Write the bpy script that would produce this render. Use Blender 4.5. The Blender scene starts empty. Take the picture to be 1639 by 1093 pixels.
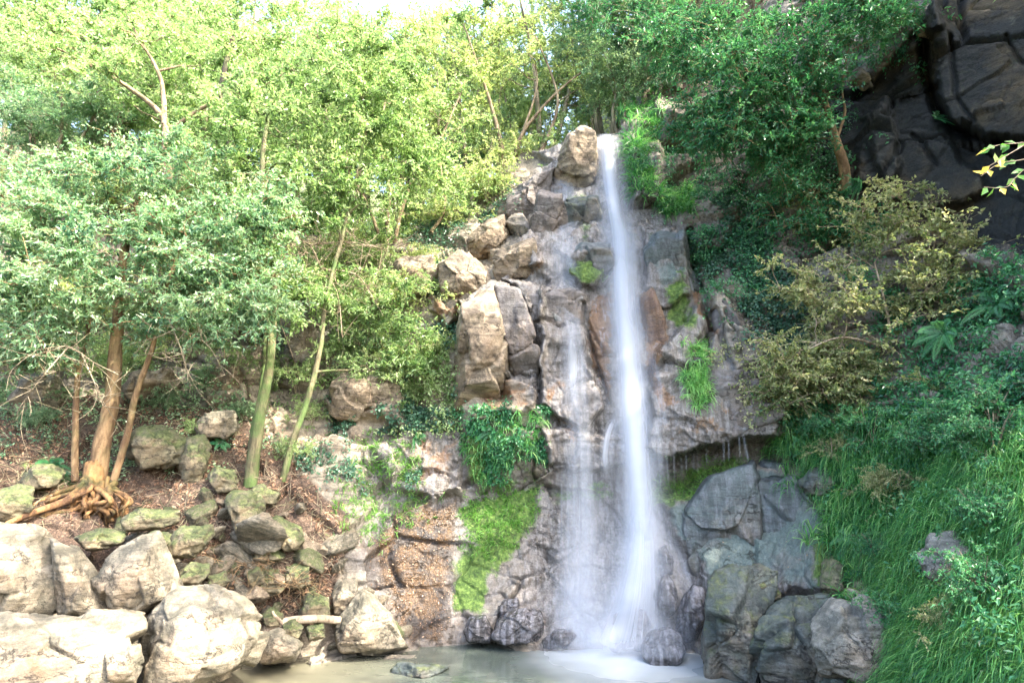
import bpy, bmesh, math, random
import numpy as np
R = math.radians
S = bpy.context.scene
COL = S.collection
# ------------------------------------------------------------------ camera
PITCH = 14.0
CAMZ = 2.4
F = 20.0 / 36.0 * 1639.0
cd = bpy.data.cameras.new('camera'); cam = bpy.data.objects.new('camera', cd); COL.objects.link(cam)
cam.location = (0, 0, CAMZ); cam.rotation_euler = (R(90 + PITCH), 0, 0)
cd.lens = 20.0; cd.sensor_width = 36.0; cd.clip_start = 0.05; cd.clip_end = 500
S.camera = cam
# ------------------------------------------------------------------ light
SUN_EL = 49.0
SUN_DIR = (0.89, -0.456)          # horizontal direction towards the sun
az = math.atan2(SUN_DIR[0], SUN_DIR[1])          # clockwise from +Y
W = bpy.data.worlds.new('World'); S.world = W; W.use_nodes = True
nt = W.node_tree
bg = nt.nodes['Background']
sky = nt.nodes.new('ShaderNodeTexSky'); sky.sky_type = 'NISHITA'; sky.sun_disc = False
sky.sun_elevation = R(SUN_EL); sky.sun_rotation = az
sky.air_density = 1.0; sky.dust_density = 5.0; sky.ozone_density = 1.0
nt.links.new(sky.outputs[0], bg.inputs[0]); bg.inputs[1].default_value = 0.15
sl = bpy.data.lights.new('sun', 'SUN'); sun = bpy.data.objects.new('sun', sl); COL.objects.link(sun)
sl.energy = 2.1; sl.angle = R(0.5); sl.color = (1.0, 0.93, 0.80)
from mathutils import Vector, Matrix
sv = Vector((math.sin(az) * math.cos(R(SUN_EL)), math.cos(az) * math.cos(R(SUN_EL)), math.sin(R(SUN_EL))))
sun.rotation_euler = (-sv).to_track_quat('-Z', 'Y').to_euler()
S.view_settings.view_transform = 'Standard'; S.view_settings.look = 'None'
S.view_settings.gamma = 1.0; S.view_settings.exposure = 3.35
S.render.engine = 'CYCLES'
S.cycles.max_bounces = 8; S.cycles.diffuse_bounces = 4; S.cycles.glossy_bounces = 3
S.cycles.transmission_bounces = 4; S.cycles.transparent_max_bounces = 24
S.cycles.caustics_reflective = False; S.cycles.caustics_refractive = False
S.cycles.sample_clamp_indirect = 8.0
# ------------------------------------------------------------------ helpers
cp, sp = math.cos(R(PITCH)), math.sin(R(PITCH))
def P(px, py, Y):
    """world point seen at photo pixel (px,py) standing at world depth Y"""
    px = np.asarray(px, float); py = np.asarray(py, float); Y = np.asarray(Y, float)
    xc = (px - 819.5) / F; yc = (546.5 - py) / F
    t = Y / (cp - yc * sp)
    return np.stack([xc * t + 0 * Y, Y + 0 * xc, CAMZ + t * (sp + yc * cp) + 0 * xc], -1)
def V(px, py, Y): return Vector(P(px, py, Y).tolist())
def mpp(px, py, Y):
    """metres per photo pixel at that point"""
    yc = (546.5 - py) / F
    return Y / (cp - yc * sp) / F

def tag(o, label=None, cat=None, group=None, kind=None):
    if label: o['label'] = label
    if cat: o['category'] = cat
    if group: o['group'] = group
    if kind: o['kind'] = kind
    return o
def empty(name, loc, label, cat, group=None):
    o = bpy.data.objects.new(name, None); COL.objects.link(o); o.location = loc
    o.empty_display_size = 0.2
    return tag(o, label, cat, group)
def mesh(name, verts, faces, mats, smooth=True, fattr=None, vattr=None, uv=None, midx=None):
    """faces: int array (n,k) or list of such arrays"""
    if not isinstance(faces, (list, tuple)): faces = [faces]
    faces = [np.asarray(f, np.int32) for f in faces if len(f)]
    me = bpy.data.meshes.new(name)
    verts = np.asarray(verts, np.float32)
    me.vertices.add(len(verts)); me.vertices.foreach_set('co', verts.ravel())
    idx = np.concatenate([f.ravel() for f in faces])
    cnt = np.concatenate([np.full(len(f), f.shape[1], np.int32) for f in faces])
    st = np.concatenate([[0], np.cumsum(cnt)[:-1]]).astype(np.int32)
    me.loops.add(len(idx)); me.loops.foreach_set('vertex_index', idx)
    me.polygons.add(len(cnt)); me.polygons.foreach_set('loop_start', st)
    if midx is not None: me.polygons.foreach_set('material_index', np.asarray(midx, np.int32))
    me.polygons.foreach_set('use_smooth', np.full(len(cnt), smooth, bool))
    for m in (mats if isinstance(mats, (list, tuple)) else [mats]): me.materials.append(m)
    if fattr:
        for k, v in fattr.items():
            a = me.attributes.new(k, 'FLOAT', 'FACE'); a.data.foreach_set('value', np.asarray(v, np.float32))
    if vattr:
        for k, v in vattr.items():
            v = np.asarray(v, np.float32)
            if v.ndim == 1:
                a = me.attributes.new(k, 'FLOAT', 'POINT'); a.data.foreach_set('value', v)
            else:
                a = me.attributes.new(k, 'FLOAT_VECTOR', 'POINT'); a.data.foreach_set('vector', v.ravel())
    if uv is not None:
        l = me.uv_layers.new(name='UVMap'); l.data.foreach_set('uv', np.asarray(uv, np.float32)[idx].ravel())
    me.update(calc_edges=True); me.validate()
    return me
def obj(name, me, parent=None, loc=None):
    o = bpy.data.objects.new(name, me); COL.objects.link(o)
    if parent is not None: o.parent = parent
    if loc is not None: o.location = loc
    return o
# ------------------------------------------------------------------ noise
def _h(ix, iy, iz, s):
    with np.errstate(over='ignore'):
        h = (ix.astype(np.uint32) * np.uint32(374761393) + iy.astype(np.uint32) * np.uint32(668265263)
             + iz.astype(np.uint32) * np.uint32(2246822519) + np.uint32((s * 3266489917) & 0xffffffff))
        h = (h ^ (h >> np.uint32(15))) * np.uint32(2246822519)
        h = (h ^ (h >> np.uint32(13))) * np.uint32(3266489917)
        h = h ^ (h >> np.uint32(16))
    return h
def _hf(ix, iy, iz, s): return _h(ix, iy, iz, s).astype(np.float32) / np.float32(4294967295.0)
def vnoise(p, s=0):
    p = np.asarray(p, np.float32)
    i = np.floor(p).astype(np.int64); f = p - i
    u = f * f * f * (f * (f * 6 - 15) + 10)
    r = 0
    for dx in (0, 1):
        for dy in (0, 1):
            for dz in (0, 1):
                w = (u[..., 0] if dx else 1 - u[..., 0]) * (u[..., 1] if dy else 1 - u[..., 1]) * (u[..., 2] if dz else 1 - u[..., 2])
                r = r + w * _hf(i[..., 0] + dx, i[..., 1] + dy, i[..., 2] + dz, s)
    return r * 2 - 1
def fbm(p, o=4, s=0, g=0.5, ridge=False):
    r = 0; a = 1.0; t = 0; q = np.asarray(p, np.float32)
    for k in range(o):
        n = vnoise(q, s + k * 17)
        if ridge: n = 1 - 2 * np.abs(n)
        r = r + a * n; t += a; a *= g; q = q * 2.03 + 11.7
    return r / t
def blocks(p, s=0, tilt=0.6):
    """fractured-rock height field: every Worley cell is its own tilted facet. returns height, edge distance, cell random"""
    p = np.asarray(p, np.float32)
    i = np.floor(p).astype(np.int64)
    f1 = np.full(p.shape[:-1], 9.0, np.float32); f2 = f1.copy()
    hh = np.zeros_like(f1); rn = np.zeros_like(f1)
    for dx in (-1, 0, 1):
        for dy in (-1, 0, 1):
            for dz in (-1, 0, 1):
                a, b, c = i[..., 0] + dx, i[..., 1] + dy, i[..., 2] + dz
                d0 = a + _hf(a, b, c, s + 1) - p[..., 0]; d1 = b + _hf(a, b, c, s + 2) - p[..., 1]; d2 = c + _hf(a, b, c, s + 3) - p[..., 2]
                d = d0 * d0 + d1 * d1 + d2 * d2
                r = _hf(a, b, c, s + 4)
                h = r + tilt * (-(d0 * (_hf(a, b, c, s + 5) - .5) + d1 * (_hf(a, b, c, s + 6) - .5) + d2 * (_hf(a, b, c, s + 7) - .5)))
                m = d < f1
                f2 = np.where(m, f1, np.minimum(f2, d)); hh = np.where(m, h, hh); rn = np.where(m, r, rn); f1 = np.where(m, d, f1)
    return hh, np.sqrt(f2) - np.sqrt(f1), rn
def sstep(a, b, x):
    t = np.clip((x - a) / (b - a), 0, 1); return t * t * (3 - 2 * t)
def poly_sd(px, py, poly):
    """signed distance in pixels, positive inside"""
    pts = np.asarray(poly, float); n = len(pts)
    d = np.full(np.shape(px), 1e9); ins = np.zeros(np.shape(px), bool)
    for k in range(n):
        a = pts[k]; b = pts[(k + 1) % n]; e = b - a
        wx = px - a[0]; wy = py - a[1]
        t = np.clip((wx * e[0] + wy * e[1]) / (e @ e + 1e-9), 0, 1)
        d = np.minimum(d, (wx - e[0] * t) ** 2 + (wy - e[1] * t) ** 2)
        c = ((a[1] > py) != (b[1] > py)) & (px < (b[0] - a[0]) * (py - a[1]) / (b[1] - a[1] + 1e-12) + a[0])
        ins ^= c
    d = np.sqrt(d); return np.where(ins, d, -d)
def line_d(px, py, pts):
    pts = np.asarray(pts, float); d = np.full(np.shape(px), 1e9)
    for a, b in zip(pts[:-1], pts[1:]):
        e = b - a; wx = px - a[0]; wy = py - a[1]
        t = np.clip((wx * e[0] + wy * e[1]) / (e @ e + 1e-9), 0, 1)
        d = np.minimum(d, (wx - e[0] * t) ** 2 + (wy - e[1] * t) ** 2)
    return np.sqrt(d)
# ------------------------------------------------------------------ node helper
class NT:
    def __init__(s, name):
        s.m = bpy.data.materials.new(name); s.m.use_nodes = True; s.t = s.m.node_tree
        s.t.nodes.clear(); s.out = s.t.nodes.new('ShaderNodeOutputMaterial')
    def n(s, typ, ins=None, **kw):
        nd = s.t.nodes.new('ShaderNode' + typ)
        for k, v in kw.items(): setattr(nd, k, v)
        for k, v in (ins or {}).items(): s.set(nd, k, v)
        return nd
    def set(s, nd, k, v):
        i = nd.inputs[k]
        if isinstance(v, bpy.types.Node): v = v.outputs[0]
        if isinstance(v, bpy.types.NodeSocket): s.t.links.new(v, i)
        else:
            if hasattr(i, 'default_value') and isinstance(v, (tuple, list)) and len(v) == 3 and i.type == 'RGBA': v = (*v, 1)
            i.default_value = v
    def math(s, op, a, b=None, clamp=False):
        nd = s.n('Math', operation=op, use_clamp=clamp); s.set(nd, 0, a)
        if b is not None: s.set(nd, 1, b)
        return nd.outputs[0]
    def mix(s, f, a, b, blend='MIX'):
        nd = s.n('Mix', data_type='RGBA', blend_type=blend)
        s.set(nd, 0, f); s.set(nd, 6, a); s.set(nd, 7, b); return nd.outputs[2]
    def ss(s, a, b, x):
        nd = s.n('MapRange', interpolation_type='SMOOTHSTEP'); s.set(nd, 0, x); s.set(nd, 1, a); s.set(nd, 2, b); return nd.outputs[0]
    def noise(s, scale, detail=4, vec=None, rough=0.55, dist=0.0, out=0):
        nd = s.n('TexNoise'); nd.inputs['Scale'].default_value = scale; nd.inputs['Detail'].default_value = detail
        nd.inputs['Roughness'].default_value = rough; nd.inputs['Distortion'].default_value = dist
        if vec is not None: s.set(nd, 'Vector', vec)
        return nd.outputs[out]
    def attr(s, name):
        nd = s.n('Attribute'); nd.attribute_name = name; return nd
    def pos(s, scale=None, offs=None):
        g = s.n('TexCoord').outputs['Object']
        if scale is None: return g
        mp = s.n('Mapping'); s.set(mp, 0, g); mp.inputs['Scale'].default_value = scale
        return mp.outputs[0]
    def ramp(s, f, stops):
        nd = s.n('ValToRGB'); e = nd.color_ramp.elements
        while len(e) < len(stops): e.new(0.5)
        for q, (p_, c) in zip(e, stops): q.position = p_; q.color = (*c, 1) if len(c) == 3 else c
        s.set(nd, 0, f); return nd.outputs[0]
    def done(s, sh):
        s.t.links.new(sh if isinstance(sh, bpy.types.NodeSocket) else sh.outputs[0], s.out.inputs[0]); return s.m
# ------------------------------------------------------------------ rock and ground materials
def rock_material(name, masks=True, pale=(0.33, 0.28, 0.205), grey=(0.13, 0.115, 0.09), moss_up=0.5, wet=0.0, moss_amt=0.0):
    N = NT(name)
    p = N.pos()
    big = N.noise(0.7, 5, p, 0.6); mid = N.noise(3.5, 6, p, 0.65, 0.4); fine = N.noise(22, 5, p, 0.7)
    strat = N.noise(2.2, 5, N.pos((0.6, 0.6, 5.0)), 0.65, 0.6)
    base = N.mix(N.ss(0.33, 0.66, mid), grey, pale)
    base = N.mix(N.ss(0.40, 0.72, strat), base, tuple(c * 0.62 for c in grey))
    base = N.mix(N.math('MULTIPLY', N.ss(0.5, 0.72, big), 0.55), base, (0.30, 0.20, 0.115))
    base = N.mix(N.math('MULTIPLY', N.ss(0.55, 0.75, fine), 0.35), base, tuple(c * 1.25 for c in pale))
    rough = 0.82
    geo = N.n('NewGeometry')
    nz = N.n('SeparateXYZ', {0: geo.outputs['Normal']}).outputs[2]
    mn = N.noise(5.0, 6, p, 0.7)
    vstreak = N.noise(5.0, 5, N.pos((2.6, 2.6, 0.22)), 0.6, 0.3)
    if masks:
        A = N.n('SeparateXYZ', {0: N.attr('m1').outputs['Vector']})      # moss, iron stain, wet
        B = N.n('SeparateXYZ', {0: N.attr('m2').outputs['Vector']})      # litter, painted shade, green slime
        C = N.n('SeparateXYZ', {0: N.attr('m3').outputs['Vector']})      # orange litter, pale, spare
        base = N.mix(N.math('MULTIPLY', N.ss(0.1, 0.8, C.outputs[1]), 0.55), base, N.mix(mid, (0.30, 0.25, 0.18), (0.46, 0.39, 0.29)))
        br = N.ss(0.35, 0.65, N.math('ADD', N.math('MULTIPLY', A.outputs[1], 0.72), N.math('MULTIPLY', N.math('SUBTRACT', mid, 0.5), 1.3)))
        base = N.mix(br, base, N.mix(vstreak, (0.10, 0.055, 0.03), (0.27, 0.155, 0.08)))
        shade_amt = N.math('MULTIPLY', B.outputs[1], 1.0)
        shade_col = N.mix(N.ss(0.45, 0.7, big), (0.022, 0.025, 0.027), (0.10, 0.075, 0.045))  # near-black tones carry the wall's deep shade in the rock colour
        base = N.mix(shade_amt, base, N.mix(N.ss(0.60, 0.8, mid), shade_col, (0.095, 0.09, 0.075)))
        w = A.outputs[2]
        wet_sheen = N.mix(N.ss(0.30, 0.75, vstreak), N.mix(mid, (0.066, 0.052, 0.040), (0.145, 0.122, 0.102)), (0.27, 0.25, 0.235))  # wet rock colour, with pale sky-sheen streaks painted in
        base = N.mix(N.math('MULTIPLY', w, N.ss(1.0, 0.25, br)), base, wet_sheen)
        base = N.mix(N.math('MULTIPLY', N.math('MULTIPLY', w, br), N.math('MULTIPLY', N.ss(0.5, 0.66, vstreak), 0.6)), base, (0.30, 0.27, 0.27))  # same sheen streaks painted over the stained wet rock
        sl = N.ss(0.42, 0.60, N.math('ADD', N.math('MULTIPLY', B.outputs[2], 0.52), N.math('MULTIPLY', N.math('SUBTRACT', N.noise(1.6, 5, p, 0.6), 0.35), 0.8)))
        base = N.mix(N.math('MULTIPLY', sl, 0.8), base, N.mix(mid, (0.055, 0.09, 0.08), (0.13, 0.185, 0.165)))
        lit = B.outputs[0]
        lt = N.noise(38, 4, p, 0.75, 0.8)
        litc = N.ramp(lt, [(0.34, (0.018, 0.011, 0.007)), (0.47, (0.058, 0.036, 0.022)), (0.58, (0.13, 0.082, 0.052)), (0.70, (0.32, 0.235, 0.165))])
        base = N.mix(N.ss(0.35, 0.6, N.math('ADD', N.math('MULTIPLY', lit, 0.9), N.math('MULTIPLY', N.math('SUBTRACT', mn, 0.5), 0.7))), base, litc)
        lo = N.noise(46, 4, p, 0.75, 0.5)
        oc = N.ramp(lo, [(0.35, (0.022, 0.013, 0.007)), (0.5, (0.075, 0.042, 0.018)), (0.6, (0.15, 0.08, 0.03)), (0.72, (0.30, 0.18, 0.08))])
        oc = N.mix(N.ss(0.42, 0.6, mid), oc, (0.035, 0.026, 0.020)); base = N.mix(N.ss(0.25, 0.7, N.math('ADD', C.outputs[0], N.math('MULTIPLY', N.math('SUBTRACT', mn, .5), .9))), base, oc)
        moss_in = N.math('ADD', A.outputs[0], N.math('MULTIPLY', N.math('MULTIPLY', nz, moss_up), 0.35))
        rough = N.math('SUBTRACT', 0.85, N.math('MULTIPLY', N.math('ADD', w, N.math('MULTIPLY', C.outputs[0], 0.8), True), 0.58))
        wetv = w
    else:
        moss_in = N.math('ADD', moss_amt, N.math('MULTIPLY', nz, moss_up))
        if wet > 0:
            wet_sheen = N.mix(N.ss(0.4, 0.66, vstreak), N.mix(mid, (0.020, 0.019, 0.022), (0.055, 0.052, 0.055)), (0.16, 0.155, 0.17))  # wet stone colour, pale sheen streaks painted in
            base = N.mix(wet, base, wet_sheen); rough = 0.85 - 0.62 * wet
    ms = N.ss(0.48, 0.72, N.math('ADD', N.math('MULTIPLY', moss_in, 0.72), N.math('MULTIPLY', N.math('SUBTRACT', mn, 0.34), 0.95)))
    mt = N.noise(14, 4, p, 0.7)
    mcol = N.ramp(mt, [(0.3, (0.022, 0.05, 0.010)), (0.5, (0.075, 0.135, 0.022)), (0.68, (0.19, 0.27, 0.06))] if masks else [(0.3, (0.022, 0.036, 0.012)), (0.5, (0.07, 0.088, 0.028)), (0.7, (0.15, 0.16, 0.06))])
    base = N.mix(ms, base, mcol)
    # weather stains: narrow dark cracks, grain and lichen specks
    g1 = N.noise(34, 5, p, 0.75); g2 = N.noise(95, 3, p, 0.7); cn = N.noise(1.7, 7, N.pos((1, 1, 1.7)), 0.62, 0.3); cm = N.noise(0.9, 2, p)
    gr = N.math('ADD', 0.58, N.math('ADD', N.math('MULTIPLY', N.ss(0.36, 0.62, g1), 0.34), N.math('MULTIPLY', N.ss(0.35, 0.65, g2), 0.26)))
    base = N.mix(1.0, base, N.n('CombineXYZ', {0: gr, 1: gr, 2: gr}).outputs[0], 'MULTIPLY')
    crk = N.math('MULTIPLY', N.ss(0.011, 0.0, N.math('ABSOLUTE', N.math('SUBTRACT', cn, 0.5))), N.ss(0.45, 0.55, cm))
    base = N.mix(N.math('MULTIPLY', crk, 0.75), base, (0.02, 0.017, 0.014))
    cr = N.n('TexVoronoi', feature='DISTANCE_TO_EDGE'); cr.inputs['Scale'].default_value = 1.9
    N.set(cr, 'Vector', N.mix(0.12, p, N.noise(2.5, 4, p, 0.6, out=1)))
    ck = N.ss(0.018, 0.0, cr.outputs['Distance'])
    vc = N.n('TexVoronoi', feature='F1'); vc.inputs['Scale'].default_value = 6.5
    N.set(vc, 'Vector', N.mix(0.10, p, N.noise(3.0, 3, p, 0.6, out=1)))
    chip = N.n('SeparateXYZ', {0: vc.outputs['Color']}).outputs[0]
    b1 = N.n('Bump', {'Strength': 0.6, 'Distance': 0.05, 'Height': N.math('ADD', N.math('ADD', N.math('MULTIPLY', mid, .5), N.math('MULTIPLY', chip, 0.22)), N.math('MULTIPLY', strat, 0.8))})
    hf = N.math('ADD', N.math('ADD', N.math('MULTIPLY', N.math('ADD', fine, N.math('MULTIPLY', g1, .6)), 0.9), N.math('MULTIPLY', crk, -1.5)), N.math('MULTIPLY', ck, -0.25 if masks else 0.0))
    if masks:
        rip = N.noise(15, 4, N.pos((2.0, 2.0, 0.40)), 0.7, 0.7)
        hf = N.math('ADD', hf, N.math('MULTIPLY', N.math('MULTIPLY', rip, wetv), 2.2))
    hf = N.math('ADD', hf, N.math('MULTIPLY', N.math('MULTIPLY', mt, ms), 1.6))
    b2 = N.n('Bump', {'Strength': 0.75, 'Distance': 0.02, 'Height': hf, 'Normal': b1.outputs[0]})
    rough = N.math('MAXIMUM', rough, N.math('MULTIPLY', ms, 0.85))
    bs = N.n('BsdfPrincipled', {'Base Color': base, 'Roughness': rough, 'Normal': b2.outputs[0], 'Specular IOR Level': N.math('SUBTRACT', 0.5, N.math('MULTIPLY', shade_amt, 0.4)) if masks else 0.5})
    return N.done(bs)
M_CLIFF = rock_material('cliff_rock')
M_PALE = rock_material('pale_boulder', False, pale=(0.29, 0.25, 0.18), grey=(0.09, 0.083, 0.058), moss_up=0.06, moss_amt=0.26)
M_MOSSY = rock_material('mossy_boulder', False, pale=(0.24, 0.21, 0.13), grey=(0.085, 0.08, 0.05), moss_up=0.30, moss_amt=0.52)
M_WETR = rock_material('wet_boulder', False, moss_up=0.05, moss_amt=0.0, wet=0.95)
M_DAMP = rock_material('damp_boulder', False, pale=(0.085, 0.11, 0.092), grey=(0.030, 0.045, 0.040), moss_up=0.15, moss_amt=0.42, wet=0.25)
M_GREY = rock_material('grey_boulder', False, pale=(0.26, 0.25, 0.22), grey=(0.10, 0.10, 0.085), moss_up=0.15, moss_amt=0.22)
M_SLIME = rock_material('slimy_rock', False, pale=(0.105, 0.155, 0.14), grey=(0.045, 0.065, 0.06), moss_up=0.1, moss_amt=0.12, wet=0.5)
M_LAV = rock_material('wet_grey_rock', False, pale=(0.21, 0.19, 0.17), grey=(0.09, 0.068, 0.050), moss_up=0.12, moss_amt=0.26, wet=0.35)
M_TAN = rock_material('tan_rock', False, pale=(0.36, 0.29, 0.20), grey=(0.13, 0.10, 0.07), moss_up=0.1, moss_amt=0.08)
# ------------------------------------------------------------------ the hollow: one fractured sheet round the pool
CP = np.array([
 (1000,215,12.2),(1000,280,11.8),(1000,350,11.3),(1000,470,10.9),(1000,600,10.5),(1000,690,10.25),(1000,760,10.3),(1000,850,10.0),(1000,950,9.7),(1000,1035,9.45),
 (900,215,12.4),(900,300,11.9),(880,400,11.2),(880,470,10.9),(880,560,10.6),(880,690,10.3),(880,760,10.45),(880,850,10.25),(880,950,9.9),(880,1035,9.45),
 (800,300,12.4),(800,400,11.7),(800,470,10.9),(800,560,10.6),(800,660,10.5),(800,760,10.5),(800,850,10.2),(800,950,9.9),(800,1030,9.5),
 (700,380,12.3),(700,470,11.4),(700,560,11.0),(700,660,10.8),(700,760,10.5),(700,850,10.1),(700,950,9.8),(700,1030,9.45),
 (560,380,12.3),(560,470,11.8),(560,560,11.3),(560,660,10.8),(560,760,10.2),(560,850,9.7),(560,950,9.35),(560,1035,9.35),
 (430,400,12.2),(430,500,11.8),(430,600,11.3),(430,680,10.4),(430,760,9.6),(430,850,9.1),(430,950,8.8),(430,1030,8.75),
 (250,400,12.3),(250,500,11.9),(250,600,11.2),(250,680,10.2),(250,760,9.2),(250,850,8.6),(250,950,8.4),(250,1040,8.2),
 (50,400,12),(50,500,11.3),(50,600,10.4),(50,680,9.5),(50,760,8.7),(50,850,8.2),(50,950,7.9),(50,1040,7.5),
 (-300,400,10),(-300,600,8.6),(-300,760,7.2),(-300,1000,6.2),
 (50,1200,5.8),(250,1200,6.9),(430,1093,8.6),(430,1200,7.0),(700,1093,9.2),(1000,1093,9.1),(700,1200,7.6),(1000,1200,7.6),(50,1400,4.4),(1400,1400,4.4),(700,1400,5.5),
 (1100,100,13),(1100,215,12),(1100,350,11.2),(1100,470,10.6),(1100,600,10.15),(1100,700,9.95),(1100,760,10.3),(1100,850,10.0),(1100,950,9.6),(1100,1035,9.3),
 (1230,0,11.5),(1230,150,11.2),(1230,300,10.7),(1230,450,10.3),(1230,600,9.9),(1230,700,9.7),(1230,760,9.9),(1230,850,9.6),(1230,950,9.1),(1230,1040,8.7),(1230,1093,8.2),
 (1400,-300,10.8),(1400,0,10.4),(1400,150,10.0),(1400,300,9.6),(1400,450,9.3),(1400,600,8.9),(1400,700,8.6),(1400,850,8.0),(1400,950,7.6),(1400,1093,7.1),
 (1550,-300,9.9),(1550,0,9.3),(1550,150,9),(1550,300,8.7),(1550,450,8.2),(1550,600,7.6),(1550,700,7.2),(1550,850,6.5),(1550,950,6.1),(1550,1093,5.6),
 (1700,-300,9.2),(1700,0,8.4),(1700,200,7.9),(1700,450,7.0),(1700,650,6.2),(1700,850,5.4),(1700,1093,4.7),
 (2100,-600,8.5),(2100,-300,7.6),(2100,0,6),(2100,400,4.9),(2100,800,4),(2100,1200,3.4),
 (1230,-300,12),(1230,-600,12.5),(1400,-600,11.3),(1700,-600,9.8),(1100,-100,15),(1000,100,15),(860,200,13.5),(740,280,14),(560,300,15),(250,300,14),(50,300,13.5),(-300,300,12),
 (860,260,12.6)], float)
def rbf_fit(c):
    q = c[:, :2] / 100.0
    d = np.linalg.norm(q[:, None] - q[None], axis=-1)
    n = len(c); A = np.zeros((n + 3, n + 3)); A[:n, :n] = d + np.eye(n) * 0.05
    A[:n, n] = 1; A[:n, n + 1:] = q; A[n, :n] = 1; A[n + 1:, :n] = q.T
    b = np.zeros(n + 3); b[:n] = c[:, 2]
    return q, np.linalg.solve(A, b)
RQ, RW = rbf_fit(CP)
def base_Y(px, py):
    x = np.asarray(px) / 100.0; y = np.asarray(py) / 100.0
    r = RW[-3] + RW[-2] * x + RW[-1] * y
    for k in range(len(RQ)):
        r = r + RW[k] * np.sqrt((x - RQ[k, 0]) ** 2 + (y - RQ[k, 1]) ** 2 + 0.02)
    return r
STEP = 2.0
ax = np.concatenate([np.linspace(-520, -60, 50, endpoint=False), np.arange(-60, 1700, STEP), np.linspace(1700, 2200, 60)])
ay = np.concatenate([np.linspace(-650, -60, 50, endpoint=False), np.arange(-60, 1130, STEP), np.linspace(1130, 1500, 50)])
GX, GY = np.meshgrid(ax, ay)
Y0 = base_Y(GX, GY)
wob = fbm(np.stack([GX / 60, GY / 60, 0 * GX], -1), 5, 5, .6) * 18; wob2 = fbm(np.stack([GX / 60, GY / 60, 0 * GX + 9], -1), 5, 6, .6) * 18
QX, QY = GX + wob, GY + wob2
def mask(poly, feather=20, warp=True):
    sd = poly_sd(QX if warp else GX, QY if warp else GY, poly); return sstep(-feather, feather, sd)
def fwd(poly, amt, feather=20, bottom=None):
    global Y0
    Y0 = Y0 - amt * mask(poly, feather)
# blocks that stand proud of the face (metres towards the pool)
fwd([(738,500),(790,452),(868,458),(872,560),(862,650),(760,672),(728,662)], 0.30, 8)          # buttress
fwd([(860,470),(935,465),(940,560),(975,640),(930,690),(865,650)], 0.30, 6)
fwd([(768,520),(800,500),(806,640),(776,640)], -0.35, 14)                                     # hollow in it
fwd([(1035,722),(1050,560),(1130,480),(1165,470),(1240,600),(1238,692),(1150,704),(1060,730)], 0.42, 5)    # ledge block
fwd([(870,690),(985,690),(1035,720),(1035,745),(880,748)], 0.30, 5)
fwd([(1040,735),(1130,712),(1240,700),(1250,742),(1180,745),(1060,790),(1030,770)], -0.35, 8)   # recess under it
fwd([(1060,800),(1175,738),(1275,752),(1325,850),(1335,945),(1130,955),(1095,880)], 0.30, 16)   # slimy slab
fwd([(735,668),(790,655),(868,650),(882,755),(815,772),(770,776),(745,760)], 0.32, 12)                               # ferny ledge
fwd([(610,720),(650,685),(700,650),(735,690),(735,788),(680,792),(620,780)], 0.28, 10)                               # brown overhang
fwd([(560,590),(640,560),(650,680),(560,670)], 0.35, 10)
fwd([(930,400),(985,392),(985,440),(930,468),(905,440)], 0.25, 6)
fwd([(860,365),(950,345),(960,395),(880,450),(850,420)], 0.15, 6)
fwd([(1030,370),(1100,370),(1110,470),(1040,500)], 0.22, 6)
fwd([(1000,215),(1060,170),(1060,320),(1015,330)], 0.35, 8)
fwd([(455,470),(545,455),(560,600),(470,610)], 0.3, 12)
fwd([(700,415),(750,400),(760,450),(715,520),(690,500)], 0.35, 6)
fwd([(620,430),(690,410),(700,450),(640,470)], 0.35, 6)
fwd([(780,385),(850,360),(870,420),(800,450)], 0.25, 6)
fwd([(320,590),(420,565),(430,640),(330,650)], 0.3, 8)
# great shaded walls, upper right
fwd([(1490,-80),(1720,-80),(1720,235),(1590,222),(1515,190),(1480,60)], 0.55, 12)
fwd([(1380,190),(1470,70),(1500,190),(1580,300),(1480,330),(1400,270)], 0.25, 10)
fwd([(1370,90),(1440,40),(1500,0),(1500,50),(1460,85),(1385,140)], 0.5, 8)
fwd([(1380,190),(1420,160),(1440,260),(1420,330),(1370,290)], 0.30, 6)
def groove(pts, w, dep):
    global Y0
    d = line_d(GX + wob * .5, GY + wob2 * .5, pts); Y0 = Y0 + dep * np.exp(-(d / w) ** 2)
groove([(1474,60),(1482,120),(1500,175),(1530,215),(1600,235),(1660,240)], 7, 0.5)
groove([(1370,155),(1420,110),(1470,60)], 7, 0.35)
groove([(1440,150),(1500,140)], 4, 0.15); groove([(1460,215),(1478,230),(1500,260)], 4, 0.1)
groove([(1520,60),(1530,150),(1560,200)], 4, 0.12); groove([(1610,50),(1639,100)], 4, 0.12)
groove([(795,455),(822,468),(832,500),(852,530),(853,560),(862,600),(860,655)], 4, 0.32)
groove([(932,490),(934,520),(948,555),(960,590),(975,640)], 4, 0.22)
groove([(905,440),(925,468),(950,460),(975,430)], 5, 0.25)
groove([(850,525),(870,515),(895,520)], 4, 0.18)
groove([(1105,375),(1115,440),(1130,480),(1140,520),(1120,560)], 7, 0.5)
groove([(1145,500),(1150,545),(1175,590)], 5, 0.3); groove([(1120,600),(1180,610),(1230,600)], 4, 0.15)
groove([(740,620),(800,590),(845,600)], 4, 0.12)
groove([(1190,800),(1230,768),(1300,765)], 4, 0.12); groove([(1210,760),(1205,850),(1215,945)], 4, 0.06)
groove([(860,300),(905,300),(960,290)], 4, 0.1); groove([(880,345),(900,370),(955,345)], 5, 0.12)
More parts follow.
